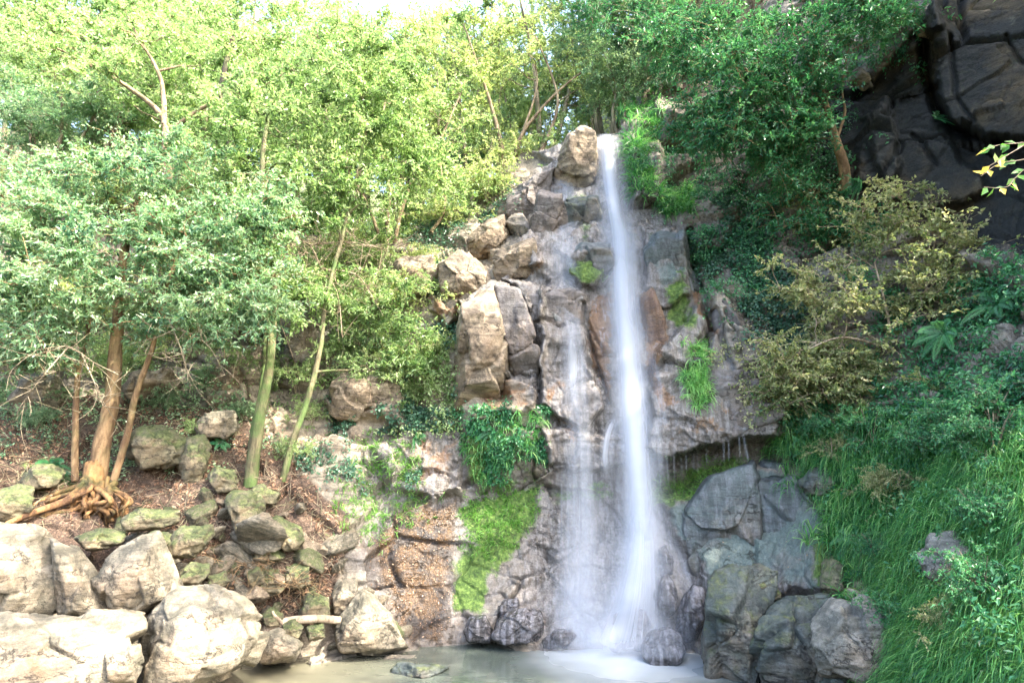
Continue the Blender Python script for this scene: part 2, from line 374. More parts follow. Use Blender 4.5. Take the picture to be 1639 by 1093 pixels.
# regions used for colours and for how rocky the sheet is
right_green = mask([(1215,690),(1330,690),(1500,640),(1720,600),(1720,1200),(1420,1200),(1420,960),(1360,900),(1310,800),(1280,750)], 12)
bank = mask([(-520,640),(300,640),(420,690),(480,760),(560,830),(640,930),(660,1035),(430,1070),(300,1200),(-520,1500)], 25)
ivyreg = mask([(1100,330),(1200,300),(1400,400),(1600,420),(1720,380),(1720,600),(1500,640),(1240,650),(1140,520)], 25)
slope_top = mask([(-520,100),(860,100),(860,260),(760,330),(700,390),(480,420),(300,520),(-520,520)], 20)
fallreg = mask([(870,215),(1020,215),(1100,360),(1160,600),(1240,620),(1240,720),(1080,760),(1120,950),(1140,1100),(840,1100),(850,900),(880,760),(860,680),(860,560),(840,470),(790,450),(860,330)], 20)
wetreg = np.clip(fallreg + mask([(735,490),(795,450),(870,460),(860,655),(815,600),(800,500)], 12) * 0.9 + mask([(1050,780),(1300,740),(1345,950),(1140,1000)], 16) * 0.9
    + mask([(600,690),(735,690),(870,770),(870,1040),(640,1040),(560,900),(600,790)], 20) * 0.75, 0, 1)
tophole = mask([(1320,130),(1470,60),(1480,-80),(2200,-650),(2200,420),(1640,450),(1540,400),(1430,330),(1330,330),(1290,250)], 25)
P0 = P(GX, GY, Y0)
rocky = np.clip(1.0 - 0.75 * right_green - 0.35 * bank - 0.3 * slope_top - 0.78 * tophole, 0.12, 1)
def grid_normals(p):
    du = np.gradient(p, axis=1); dv = np.gradient(p, axis=0)
    n = np.cross(dv, du); n /= np.linalg.norm(n, axis=-1, keepdims=True) + 1e-9
    f = np.sum(n * (np.array([0, 0, CAMZ]) - p), -1, keepdims=True)
    return np.where(f < 0, -n, n)
slabm = mask([(1060,800),(1175,738),(1275,752),(1325,850),(1335,945),(1130,955),(1095,880)], 20)
rocky = rocky * (1 - 0.72 * slabm) * (1 - 0.75 * mask([(590,880),(640,800),(735,790),(870,770),(850,900),(720,1040),(650,1040),(620,960)], 22))
N0 = grid_normals(P(GX, GY, base_Y(GX, GY)))
q = P0 + 0.14 * np.stack([fbm(P0 * 1.1, 3, 31), fbm(P0 * 1.1, 3, 32), fbm(P0 * 1.1, 3, 33)], -1)
qs = q * np.array([1.0, 1.0, 1.35])
b1, e1, r1 = blocks(qs * 0.85, 3, 1.3)
b2, e2, r2 = blocks(qs * 2.1 + 7, 8, 1.2)
bt, et, rt_ = blocks(qs * 0.42 + 2, 23, 1.2)
b3, e3_, r3 = blocks(qs * 5.2 + 3, 15, 1.5)
strata = fbm(q * np.array([0.7, 0.7, 5.5]), 4, 51)
n1 = fbm(P0 * 2.4, 5, 61, 0.55); n2 = fbm(P0 * 9.0, 3, 71, 0.6)
wetsmooth = 1 - 0.5 * fallreg
disp = rocky * wetsmooth * (0.36 * (b1 - 0.5) + 0.11 * (b2 - 0.5) - 0.17 * sstep(0.06, 0.0, e1) * sstep(-0.05, 0.25, fbm(P0 * 0.7, 2, 41)) - 0.06 * sstep(0.08, 0.0, e2) * sstep(-0.1, 0.3, fbm(P0 * 1.5, 2, 42))) \
     + rocky * (0.03 * strata + 0.028 * (b3 - .5)) + 0.028 * n1 * (0.6 + 0.4 * rocky) + 0.012 * n2 \
     + tophole * (0.10 * fbm(P0 * 0.8, 3, 77) + 0.55 * (bt - .5) - .15 * sstep(.05, 0, et))
vst = fbm(P0 * np.array([7, 7, 0.7]), 3, 88)
disp = disp + 0.03 * vst * wetreg + 0.28 * right_green * fbm(P0 * 0.9, 3, 66)
P1 = P0 + N0 * disp[..., None]
# the wooded plateau behind and above
def hill(X, Yw):
    xs = [-40, -14, -7, -4, -1.2, 0.3, 1.5, 2.6, 4.0, 6, 9, 14, 30]
    zs = [13, 9.2, 8.2, 7.7, 8.6, 10.0, 10.2, 10.4, 12.2, 17, 24, 30, 40]
    z0 = np.interp(X, xs, zs)
    g = np.interp(X, [-40, -10, -2, 2, 6, 20], [0.62, 0.55, 0.42, 0.28, 0.5, 0.6])
    return z0 + g * (Yw - 12.3) + 0.35 * fbm(np.stack([X * .35, Yw * .35, 0 * X], -1), 3, 91)
NRM = grid_normals(P1)
hz = hill(P1[..., 0], P1[..., 1])
drop = (P1[..., 1] > 11.6) & (P1[..., 2] > hz + 0.25) & (GX < 1220)
def lookup(px, py):
    fx = np.interp(px, ax, np.arange(len(ax))); fy = np.interp(py, ay, np.arange(len(ay)))
    i = np.clip(np.floor(fx).astype(int), 0, len(ax) - 2); j = np.clip(np.floor(fy).astype(int), 0, len(ay) - 2)
    u = (fx - i)[..., None]; v = (fy - j)[..., None]
    def bl(A): return (A[j, i] * (1 - u) + A[j, i + 1] * u) * (1 - v) + (A[j + 1, i] * (1 - u) + A[j + 1, i + 1] * u) * v
    return bl(P1), bl(NRM)
def surf(px, py, off=0.0):
    p, n = lookup(np.asarray(float(px)), np.asarray(float(py))); return Vector((p + n * off).tolist())
def surfY(px, py): return float(lookup(np.asarray(float(px)), np.asarray(float(py)))[0][1])
# colour masks
moss = np.zeros_like(GX)
for poly, a, fe in [
  ([(735,810),(870,765),(860,840),(800,920),(770,985),(728,985),(722,900),(760,870)], 1.0, 10), ([(1030,780),(1070,742),(1180,728),(1245,738),(1180,748),(1100,800),(1030,820)], 1.0, 8),
  ([(1060,430),(1105,425),(1120,560),(1140,640),(1125,665),(1095,600),(1075,520)], 0.9, 8), ([(905,310),(955,305),(955,400),(925,395)], 0.55, 8),
  ([(915,415),(960,410),(965,440),(930,465),(905,445)], 0.95, 8), ([(840,470),(870,460),(900,520),(870,530)], 0.5, 12), ([(880,770),(985,765),(985,800),(880,800)], 0.8, 8),
  ([(540,780),(640,780),(720,790),(640,840),(600,890),(520,880)], 0.55, 22), ([(735,650),(870,655),(870,770),(740,780)], 0.8, 10),
  ([(620,420),(760,400),(745,560),(735,700),(680,700),(650,520)], 0.42, 25), ([(480,480),(560,470),(640,560),(620,640),(500,640)], 0.35, 25),
  ([(1000,160),(1060,150),(1100,280),(1120,360),(1040,330),(1005,260)], 0.6, 15), ([(1290,840),(1350,800),(1420,900),(1400,1000),(1320,980)], 0.8, 12), ([(20,740),(140,720),(200,760),(150,790),(60,800)], 0.7, 15),
  ([(1100,340),(1240,300),(1300,420),(1240,640),(1150,520)], 0.35, 25)]:
    moss = np.maximum(moss, a * mask(poly, fe * 2.4))
moss = moss * np.clip(0.88 + 1.1 * fbm(P0 * 1.4, 3, 123), 0.15, 1.1); moss = np.maximum(moss, right_green * 0.30); moss = np.maximum(moss, ivyreg * 0.35)
moss = np.maximum(moss, 0.42 * slope_top)
wetreg = np.clip(wetreg + 0.5 * ivyreg, 0, 1)
brown = np.zeros_like(GX)
for poly, a, fe in [([(940,480),(985,440),(985,640),(975,640),(955,590),(938,545)], 1.0, 6), ([(1020,470),(1045,460),(1070,520),(1060,600),(1100,640),(1060,660),(1035,600),(1022,540)], 1.0, 7),
  ([(868,610),(915,600),(900,640),(870,660)], 0.9, 8), ([(790,500),(808,520),(815,590),(850,620),(840,650),(760,670),(775,560)], 0.75, 10), ([(615,730),(660,690),(735,690),(738,790),(660,795)], 0.75, 20),
  ([(785,420),(860,380),(850,440),(800,450)], 0.8, 8), ([(860,380),(885,420),(865,450),(850,440)], 0.7, 6), ([(1110,400),(1135,470),(1145,540),(1130,540),(1108,460)], 0.9, 5), ([(680,470),(740,475),(735,505),(690,505)], 0.9, 6),
  ([(1060,700),(1240,640),(1240,690),(1140,705)], 0.45, 10), ([(1560,170),(1680,160),(1680,240),(1600,235)], 0.7, 20), ([(1340,200),(1440,200),(1440,330),(1350,320)], 0.45, 20), ([(1370,60),(1440,40),(1430,110),(1380,130)], 0.6, 10), ([(860,560),(960,600),(965,740),(875,740)], 0.6, 25), ([(1040,640),(1240,600),(1240,690),(1060,725)], 0.6, 20), ([(860,800),(900,800),(900,960),(850,980)], 0.55, 20), ([(700,420),(860,330),(870,450),(740,500)], 0.5, 25), ([(1100,480),(1240,560),(1240,620),(1150,600)], 0.5, 20)]:
    brown = np.maximum(brown, a * mask(poly, fe * 2.0))
litter = np.clip(bank * mask([(-520,640),(420,650),(480,760),(560,830),(560,900),(500,1000),(430,1010),(-520,900)], 25), 0, 1)
litter = np.maximum(litter, 0.5 * slope_top); litter = np.maximum(litter, 0.75 * right_green)
dark = tophole * 0.96  # deep shade of the upper right wall, put into the rock colour
slime = np.zeros_like(GX)
for poly, a, fe in [([(1060,810),(1150,760),(1200,745),(1270,755),(1300,800),(1320,940),(1130,950),(1100,880)], 0.9, 14), ([(1030,375),(1100,370),(1110,430),(1060,470)], 0.8, 12), ([(860,470),(900,470),(900,520),(860,530)], 0.6, 12), ([(930,560),(965,560),(985,640),(950,620)], 0.5, 10)]:
    slime = np.maximum(slime, a * mask(poly, fe))
orange = mask([(590,880),(640,800),(735,800),(725,900),(720,1040),(650,1040),(620,960)], 40) * 0.9
pale = np.maximum(mask([(700,400),(800,410),(790,470),(740,490),(690,470)], 12), mask([(735,490),(790,460),(800,640),(735,670)], 10) * 0.9)
pale = np.maximum(pale, mask([(330,560),(430,560),(420,650),(330,650)], 15)); pale = np.maximum(pale, mask([(640,460),(740,450),(740,640),(640,640)], 25) * 0.8)
pale = np.maximum(pale, mask([(860,215),(950,205),(960,310),(900,300)], 10) * 0.9)
pale = np.maximum(pale, mask([(1060,160),(1140,170),(1150,230),(1070,230)], 10))
def sub_mesh(name, sel):
    """faces of the sheet whose flag is set"""
    ny, nx = GX.shape
    a = (np.arange(ny - 1)[:, None] * nx + np.arange(nx - 1)[None]).ravel()
    f = np.stack([a, a + nx, a + nx + 1, a + 1], -1)
    keep = sel.ravel() & ~(drop[:-1, :-1] & drop[1:, 1:]).ravel()
    f = f[keep]; used = np.unique(f); re = np.full(ny * nx, -1, np.int32); re[used] = np.arange(len(used))
    st = lambda *c: np.stack([x.ravel()[used] for x in c], -1)
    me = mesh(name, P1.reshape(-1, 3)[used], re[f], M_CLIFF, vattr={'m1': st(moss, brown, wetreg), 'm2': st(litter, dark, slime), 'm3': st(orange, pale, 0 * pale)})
    return tag(obj(name, me), kind='structure')
bq = bank[:-1, :-1] > 0.5; gq = (right_green[:-1, :-1] > 0.5) & ~bq
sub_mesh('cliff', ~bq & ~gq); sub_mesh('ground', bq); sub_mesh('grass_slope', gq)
hx = np.linspace(-38, 22, 160); hy = np.concatenate([np.linspace(11.2, 20, 90), np.linspace(20.3, 46, 60)])
HX, HY = np.meshgrid(hx, hy)
HZ = hill(HX, HY); HZ = np.where(HY < 12.9, HZ - (12.9 - HY) * 3.2, HZ)
hp = np.stack([HX, HY, HZ], -1)
nx_ = len(hx); a_ = (np.arange(len(hy) - 1)[:, None] * nx_ + np.arange(nx_ - 1)[None]).ravel()
hm = hp.reshape(-1, 3); z1 = np.zeros(len(hm))
inside = (hm[:, 0] > 3.3) & (hm[:, 1] < 11.9)
fs = np.stack([a_, a_ + 1, a_ + nx_ + 1, a_ + nx_], -1); fs = fs[~inside[fs].any(1)]
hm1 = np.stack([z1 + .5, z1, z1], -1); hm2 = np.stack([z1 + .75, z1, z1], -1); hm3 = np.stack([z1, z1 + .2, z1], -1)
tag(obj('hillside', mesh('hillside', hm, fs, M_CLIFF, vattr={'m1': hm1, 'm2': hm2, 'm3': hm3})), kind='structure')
# ------------------------------------------------------------------ pool
N = NT('pool_water'); p = N.pos()
fo = N.n('VectorMath', {0: p, 1: (1.65, 9.1, 0.0)}, operation='DISTANCE').outputs['Value']
foam = N.math('MULTIPLY', N.ss(1.9, 0.1, N.math('ADD', fo, N.math('MULTIPLY', N.math('SUBTRACT', N.noise(1.2, 2, p), .5), 0.9))), 0.9)
beige_glow = N.ss(-0.5, -3.0, N.n('SeparateXYZ', {0: p}).outputs[0])  # beige reflected glow on the left side, put into the water colour
wc = N.mix(beige_glow, (0.066, 0.080, 0.068), (0.115, 0.108, 0.075))
wc = N.mix(foam, wc, (0.50, 0.54, 0.58))
bmp = N.n('Bump', {'Strength': 0.12, 'Distance': 0.05, 'Height': N.noise(2.2, 2, N.pos((1.0, 1.6, 1.0)))})
bs = N.n('BsdfPrincipled', {'Base Color': wc, 'Roughness': N.math('ADD', 0.13, N.math('MULTIPLY', foam, 0.4)), 'Normal': bmp.outputs[0], 'IOR': 1.33})
M_WATER = N.done(bs)
wx = np.linspace(-9, 9, 60); wy = np.linspace(-8, 12, 60); WX, WY = np.meshgrid(wx, wy)
a_ = (np.arange(59)[:, None] * 60 + np.arange(59)[None]).ravel()
tag(obj('water', mesh('water', np.stack([WX, WY, 0 * WX], -1).reshape(-1, 3), np.stack([a_, a_ + 1, a_ + 61, a_ + 60], -1), M_WATER)), kind='structure')
# ------------------------------------------------------------------ boulders
_ico = {}
def ico(sub):
    if sub not in _ico:
        b = bmesh.new(); bmesh.ops.create_icosphere(b, subdivisions=sub, radius=1.0)
        v = np.array([x.co[:] for x in b.verts]); f = np.array([[x.index for x in y.verts] for y in b.faces]); b.free()
        _ico[sub] = (v / np.linalg.norm(v, axis=1, keepdims=True), f)
    return _ico[sub]
def rough_up(p, d, size, seed, amt):
    """chips, layers and grain on a stone (p local metres, d outward direction)"""
    q = p + seed * 3.7
    bl, e, _ = blocks(q * (2.2 / size), seed, 1.0)
    a = amt * size * (0.16 * (bl - .5) - 0.045 * sstep(0.06, 0, e) * sstep(0, .3, fbm(q * 1.3 / size, 2, seed + 3)) + 0.10 * fbm(q * 2.5 / size, 4, seed + 5, 0.55)) + 0.012 * fbm(q * 14, 3, seed + 7) \
        + 0.02 * amt * fbm(q * np.array([1.5, 1.5, 9]) / max(size, .4), 3, seed + 9)
    return p + d * a[:, None]
def boulder(name, label, cat, out, Y, depth, mat, seed=1, sharp=10, amt=1.0, group=None, sub=6, top=0.5, front=4):
    rng = np.random.default_rng(seed)
    out = np.asarray(out, float)
    area = 0.5 * np.sum(out[:, 0] * np.roll(out[:, 1], -1) - out[:, 1] * np.roll(out[:, 0], -1))
    if area < 0: out = out[::-1]
    c0 = 0.5 * (out.min(0) + out.max(0)); c0 = 0.5 * c0 + 0.5 * out.mean(0)
    C = P(c0[0], c0[1], Y)
    e3 = np.array([0, 0, CAMZ]) - C; e3 /= np.linalg.norm(e3)
    e1 = np.cross([0, 0, 1.0], e3); e1 /= np.linalg.norm(e1); e2 = np.cross(e3, e1)
    m = np.linalg.norm(C - [0, 0, CAMZ]) / np.sqrt(F * F + (c0[0] - 819.5) ** 2 + (c0[1] - 546.5) ** 2)
    o2 = np.stack([(out[:, 0] - c0[0]) * m * 1.0, -(out[:, 1] - c0[1]) * m], -1)
    # image-plane obliqueness: use true unprojection onto the plane through C facing the camera
    w = P(out[:, 0], out[:, 1], np.full(len(out), 1.0)) - [0, 0, CAMZ]
    t = np.sum((C - [0, 0, CAMZ]) * e3) / np.sum(w * e3, -1)
    w = [0, 0, CAMZ] + w * t[:, None] - C
    o2 = np.stack([w @ e1, w @ e2], -1)
    nn, hh = [], []
    for k in range(len(o2)):
        a, b = o2[k], o2[(k + 1) % len(o2)]; e = b - a; n2 = np.array([e[1], -e[0]]); n2 /= np.linalg.norm(n2) + 1e-9
        if n2 @ (a + b) < 0: n2 = -n2
        h2 = max(n2 @ (0.5 * (a + b)), 0.02)
        th = (top if n2[1] > 0.3 else rng.uniform(-0.1, 0.35)); ct, st = math.cos(th), math.sin(th)
        nn.append([n2[0] * ct, n2[1] * ct, st]); hh.append(max(h2 * ct - 0.3 * depth * st * 0 + 0.0, 0.02))
        # a straight skirt keeps the outline itself
        nn.append([n2[0], n2[1], 0]); hh.append(h2 * 1.0)
    for k in range(front):
        an = 2 * math.pi * (k + rng.uniform(-.3, .3)) / front; tl = rng.uniform(0.25, 0.75)
        nn.append([math.cos(an) * math.sin(tl), math.sin(an) * math.sin(tl), math.cos(tl)]); hh.append(depth * rng.uniform(0.55, 0.8))
    nn.append([0, 0, 1]); hh.append(depth * 0.72); nn.append([0, 0, -1]); hh.append(depth)
    nn = np.array(nn); hh = np.array(hh) * 1.05
    d, f = ico(sub)
    g = np.maximum(d @ nn.T, 0) / hh
    pw = sharp * 2.2
    r = 1.0 / (np.sum(g ** pw, 1) ** (1 / pw))
    # spread the sphere's directions towards the stone's own proportions
    p = d * r[:, None]
    L = p @ np.stack([e1, e2, e3])
    dw = d @ np.stack([e1, e2, e3])
    size = 0.5 * (np.ptp(o2[:, 0]) + np.ptp(o2[:, 1]))
    L = rough_up(L, dw, size, seed, amt)
    o = obj(name, mesh(name, L, f, mat)); o.location = C
    return tag(o, label, cat, group)
BO = boulder
# left bank, the big pale stones in the sun
BO('boulder','flat-topped pale boulder at the left edge with a dark mossy front','boulder',[(-70,860),(-20,842),(62,843),(92,868),(96,978),(40,990),(-70,990)],6.9,0.75,M_PALE,3,14,0.55,top=0.75)
BO('boulder','bleached slanting slab leaning right of the flat-topped boulder','boulder',[(84,866),(128,880),(152,918),(182,978),(100,986),(86,930)],7.0,0.5,M_PALE,5,14,0.5)
BO('boulder','pale wedge boulder with dappled face behind the rounded boulder','boulder',[(152,930),(172,898),(208,868),(255,852),(264,872),(296,946),(262,968),(222,990),(180,986)],7.2,0.6,M_PALE,8,13,0.5,top=0.6)
BO('boulder','layered grey slab lowest in the left corner of the pool','boulder',[(-80,1000),(0,986),(112,984),(226,986),(232,1020),(214,1060),(206,1130),(-80,1150)],6.0,0.9,M_PALE,11,13,0.75,top=0.8)
BO('boulder','small cracked grey stone against the layered slab','boulder',[(170,1040),(222,1032),(228,1060),(214,1098),(176,1100)],6.1,0.35,M_PALE,12,10,0.6,sub=5)
BO('boulder','large rounded boulder with mossy shadows beside the pool edge','boulder',[(224,1012),(246,968),(286,940),(335,934),(390,956),(426,1012),(408,1060),(352,1094),(300,1112),(240,1112),(226,1070)],7.0,0.95,M_PALE,14,8,0.75,top=0.6)
BO('boulder','tallest white pointed boulder standing at the water edge','boulder',[(537,1016),(552,985),(582,946),(600,955),(626,985),(648,1032),(604,1046),(545,1044)],9.0,0.5,M_PALE,17,12,0.55,top=0.35)
BO('boulder','pale upright stone behind the white pointed boulder','boulder',[(531,950),(543,930),(571,924),(575,955),(560,985),(536,985)],9.3,0.35,M_PALE,18,12,0.6,sub=5)
BO('boulder','low pale wedge stone wet by the pool left of the log','boulder',[(414,1046),(428,1015),(448,1006),(484,1030),(470,1056),(420,1064)],8.3,0.35,M_PALE,19,12,0.6,sub=5)
# mossy rubble of the bank
mo = [
 ('round dark mossy boulder high in the rubble, green on top',[(362,800),(375,786),(408,786),(423,805),(420,840),(405,856),(376,850)],8.9,.33),
 ('brown square boulder overhanging the gap below the thin leaning tree',[(428,838),(446,826),(482,846),(489,866),(462,882),(432,868)],9.0,.33),
 ('mossy stone with pale sunspots right of the exposed roots',[(274,862),(290,846),(338,840),(342,858),(314,888),(276,890)],8.0,.3),
 ('flat mossy slab just right of the exposed roots',[(198,832),(222,814),(280,816),(286,836),(262,846),(204,850)],8.2,.3),
 ('egg-shaped mossy stone in the middle of the rubble',[(408,920),(420,908),(446,910),(458,930),(446,952),(426,954)],8.9,.25),
 ('angular mossy cube at the foot of the dead twigs',[(457,906),(494,903),(496,936),(478,944),(458,932)],9.0,.22),
 ('low mossy stone behind the dappled wedge boulder',[(286,918),(306,902),(336,902),(332,920),(312,936),(290,936)],7.8,.22),
 ('small squat stone next to the low mossy stone',[(334,922),(360,914),(366,930),(350,940),(334,936)],8.0,.15),
 ('peaked mossy stone under the brown square boulder',[(404,894),(414,870),(432,864),(458,888),(452,896),(410,902)],8.9,.25),
 ('mossy boulder half hidden behind the round dark one',[(332,766),(346,748),(376,754),(380,782),(350,790)],9.2,.28),
 ('broad mossy slab lying under the trees in the shade',[(200,720),(218,690),(262,684),(300,706),(292,742),(226,752)],9.3,.45),
 ('dark rock with a split face right of the broad slab',[(286,740),(298,704),(326,696),(338,726),(320,772),(292,770)],9.4,.4),
 ('rounded grey stone with green lichen beside the log',[(480,985),(488,956),(502,944),(524,958),(528,984),(500,992)],8.9,.25),
 ('sunlit stone at the left edge beside the spreading roots',[(-20,830),(-10,790),(30,778),(56,782),(50,812),(20,842)],8.2,.4),
 ('low mossy hump above the spreading roots',[(30,772),(50,748),(84,742),(106,756),(90,778),(44,784)],8.7,.3),
 ('small grey block under the log',[(490,1002),(516,998),(520,1020),(494,1026)],8.7,.16),
 ('dark recessed stone between rounded boulder and the wedge',[(418,985),(436,972),(452,984),(448,1000),(424,1002)],8.6,.18),
 ('pair-topped stone under the pale upright stone',[(452,1000),(470,990),(486,1004),(476,1020),(456,1018)],8.6,.16),
 ('grey ledge stone under the root mass',[(120,860),(160,846),(200,852),(190,872),(140,880)],7.9,.3),
 ('olive stone at the foot of the mossy trunk',[(396,786),(420,776),(446,790),(440,806),(404,806)],9.3,.24),
 ('tilted stone below the flat mossy slab',[(222,862),(250,848),(276,856),(270,876),(236,880)],7.9,.25)]
for k, (lb, o_, Y, dp) in enumerate(mo):
    BO('mossy_boulder', lb, 'boulder', o_, Y - 0.1, dp, M_MOSSY, 30 + k, 11, 0.75, 'mossy stones on the left bank', 5, top=0.55)
# loose rubble between them
rg = np.random.default_rng(5)
protos = []
for k in range(5):
    d, f = ico(4); rr = np.random.default_rng(90 + k)
    n_ = rr.normal(size=(11, 3)); n_ /= np.linalg.norm(n_, axis=1, keepdims=True); h_ = rr.uniform(.6, 1.0, 11)
    r = 1 / (np.sum((np.maximum(d @ n_.T, 0) / h_) ** 18, 1) + 0.35 ** 18) ** (1 / 18)
    L = rough_up(d * r[:, None], d, 1.6, 60 + k, 0.7) * np.array([1.15, 0.9, 0.75])
    protos.append(mesh('rubble', L, f, [M_MOSSY, M_PALE, M_TAN][k % 3]))
n = 0
while n < 95:
    px = rg.uniform(120, 640); py = rg.uniform(800, 1045)
    if poly_sd(np.array(px), np.array(py), [(300,800),(470,790),(560,900),(650,1030),(430,1050),(425,985),(300,930),(200,880),(130,860),(200,840)]) < 0: continue
    o = obj('rubble_stone', protos[n % 5]); s = float(np.exp(rg.normal(-2.35, 0.45)))
    o.location = surf(px, py, 0.03); o.scale = (s, s, s); o.rotation_euler = rg.uniform(-.6, .6, 3) + np.array([0, 0, rg.uniform(0, 6)])
    tag(o, 'small loose stone in the rubble between the mossy boulders', 'stone', 'loose stones of the rubble bank'); n += 1
# stones at the foot of the fall
wt = [
 ('glossy black round stone standing in the pool below the fall',[(1028,1034),(1040,1010),(1064,1003),(1090,1014),(1099,1040),(1084,1060),(1050,1064),(1032,1052)],8.75,.3,M_WETR,9),
 ('rounded stone veiled by the white foot of the fall',[(974,1022),(984,985),(1008,974),(1032,982),(1046,1010),(1042,1040),(980,1042)],9.15,.25,M_WETR,8),
 ('upright dark stone right of the white foot of the fall',[(1046,960),(1054,928),(1068,918),(1082,940),(1084,975),(1070,992),(1050,985)],9.2,.25,M_WETR,8),
 ('small dark stone higher up, right of the white water',[(1046,905),(1054,880),(1066,874),(1078,895),(1076,920),(1052,920)],9.5,.2,M_WETR,8),
 ('tall wet stone leaning at the right of the fall foot',[(1078,1010),(1092,965),(1110,935),(1128,950),(1130,990),(1112,1024),(1084,1030)],9.1,.35,M_WETR,9),
 ('low dark stone in the pool left of the fall foot',[(868,1026),(890,1010),(914,1006),(922,1018),(906,1034),(872,1038)],9.3,.2,M_WETR,9),
 ('broad wet grey stone left of the fall at the waterline',[(786,1018),(800,992),(838,974),(866,980),(870,1010),(852,1030),(800,1030)],9.3,.35,M_WETR,9),
 ('knobbly dark stone above the broad wet grey stone',[(796,975),(808,958),(828,958),(832,974),(818,990),(800,988)],9.6,.2,M_WETR,9),
 ('brown wet stone at the waterline left of the broad grey one',[(742,1010),(752,988),(776,984),(786,1004),(782,1026),(748,1026)],9.4,.25,M_WETR,9),
 ('flat wet stone lying alone in the open pool',[(626,1074),(640,1060),(676,1061),(718,1066),(706,1076),(664,1090),(634,1088)],8.2,.22,M_DAMP,11)]
for k, (lb, o_, Y, dp, m, sh) in enumerate(wt):
    BO('wet_stone', lb, 'stone', o_, Y, dp, m, 120 + k, sh, 0.6, None, 5, top=0.4)
# right bank
rt = [
 ('tall slimy green boulder right of the pool',[(1138,1000),(1146,930),(1180,915),(1232,930),(1226,985),(1192,1110),(1142,1110)],8.1,.6,M_DAMP),
 ('mossy dome capping the tall slimy boulder',[(1162,955),(1178,928),(1206,919),(1236,930),(1244,956),(1214,968),(1180,966)],8.2,.35,M_MOSSY),
 ('grey-green boulder with a mossy left side in the lower right',[(1222,1060),(1232,985),(1262,962),(1318,966),(1332,1010),(1322,1085),(1260,1110),(1226,1110)],7.7,.55,M_DAMP),
 ('roundest pale brown boulder half under the grass',[(1314,1010),(1338,976),(1376,966),(1414,985),(1430,1030),(1412,1078),(1370,1090),(1322,1072)],6.9,.5,M_GREY),
 ('moss-covered post of rock at the edge of the slimy slab',[(1314,960),(1318,905),(1332,892),(1350,904),(1354,960),(1336,976)],8.1,.25,M_MOSSY),
 ('brown stone with mossy cap at the lower edge of the grass',[(1350,960),(1362,925),(1394,918),(1412,930),(1404,966),(1366,976)],7.8,.28,M_MOSSY),
 ('light grey boulder framed by tall grass',[(1474,890),(1490,862),(1526,858),(1556,880),(1564,925),(1536,945),(1500,938)],6.1,.38,M_GREY),
 ('grey boulder cut off by the right edge of the picture',[(1618,890),(1632,866),(1680,860),(1690,905),(1640,915)],5.4,.3,M_GREY),
 ('small grey stone at the bottom edge between the lower boulders',[(1310,1098),(1330,1072),(1362,1082),(1370,1120),(1316,1120)],7.0,.3,M_DAMP),
 ('tan stone peeping out of the grass at the bottom edge',[(1526,1060),(1540,1046),(1560,1056),(1566,1082),(1534,1086)],5.45,.16,M_TAN)]
for k, (lb, o_, Y, dp, m) in enumerate(rt):
    BO('bank_boulder', lb, 'boulder', (np.array(o_, float) - np.mean(o_, 0)) * (1.12 if k in (0, 2, 3) else 1.0) + np.mean(o_, 0), Y, dp, m, 150 + k, 14, 0.9, None, 6 if k < 4 else 5, top=0.4, front=3)
# crags by the lip of the fall
BO('crag','pale crag beside the lip of the fall, on its left','rock',[(884,300),(892,250),(908,214),(932,206),(952,214),(954,290),(930,312)],11.75,.5,M_TAN,171,13,0.5,sub=6,top=.4,front=2)
BO('crag','pale crag in ivy, high right of the lip','rock',[(1062,205),(1072,174),(1112,168),(1146,182),(1150,225),(1100,242),(1066,236)],11.7,.6,M_PALE,172,12,0.8,sub=6)
BO('crag','dark square block jammed in the top of the cliff crack','rock',[(1468,40),(1476,8),(1498,6),(1504,46),(1488,62),(1470,58)],9.2,.4,M_TAN,173,12,0.6,sub=5)
BO('crag','two-lobed pale rock lodged above the dark gap','rock',[(1358,128),(1372,108),(1390,118),(1398,140),(1380,146)],9.75,.2,M_PALE,174,9,0.8,sub=5)

BO('crag','smooth tan block with a hollowed side jutting out left of the fall at mid height','rock',[(738,505),(760,476),(792,460),(806,520),(808,640),(760,670),(730,658)],10.35,.75,M_TAN,181,15,0.75,sub=6,top=.35)
BO('crag','grey wet slab split from the tan block by a crack, left of the fall','rock',[(792,460),(832,463),(850,520),(858,560),(856,640),(826,606),(810,560)],10.5,.6,M_LAV,182,15,0.7,sub=6,top=.3)
BO('crag','wet slab with a dark arch under it, just left of the side stream','rock',[(842,470),(895,466),(930,474),(934,520),(900,560),(862,585),(848,528)],10.75,.4,M_LAV,183,14,0.7,front=0,sub=6,top=.3)
BO('crag','greenish wedge of rock hanging over a dark gap beside the main stream','rock',[(908,425),(930,395),(975,392),(984,430),(955,456),(926,464)],11.0,.4,M_SLIME,184,12,0.7,front=0,sub=5,top=.3)
BO('crag','pale green slab right of the upper fall','rock',[(1032,400),(1050,372),(1098,372),(1108,430),(1122,500),(1070,520),(1040,470)],11.0,.45,M_SLIME,185,14,0.6,front=0,sub=6,top=.3)
BO('crag','broad teal slab stained by a dark seep right of the fall foot','rock',[(1102,815),(1140,770),(1204,746),(1212,800),(1220,948),(1140,958),(1108,900)],9.75,.34,M_SLIME,186,14,0.8,front=0,sub=6,top=.3)
BO('crag','teal slab next to the grass, right half of the seeping wall','rock',[(1208,764),(1274,756),(1306,815),(1326,942),(1222,948),(1214,850)],9.45,.32,M_SLIME,187,14,0.8,front=0,sub=6,top=.3)
BO('crag','small square teal block under the overhang, above the seeping slabs','rock',[(1206,752),(1222,736),(1262,742),(1272,760),(1210,772)],9.75,.25,M_SLIME,188,14,0.6,sub=5,top=.4)
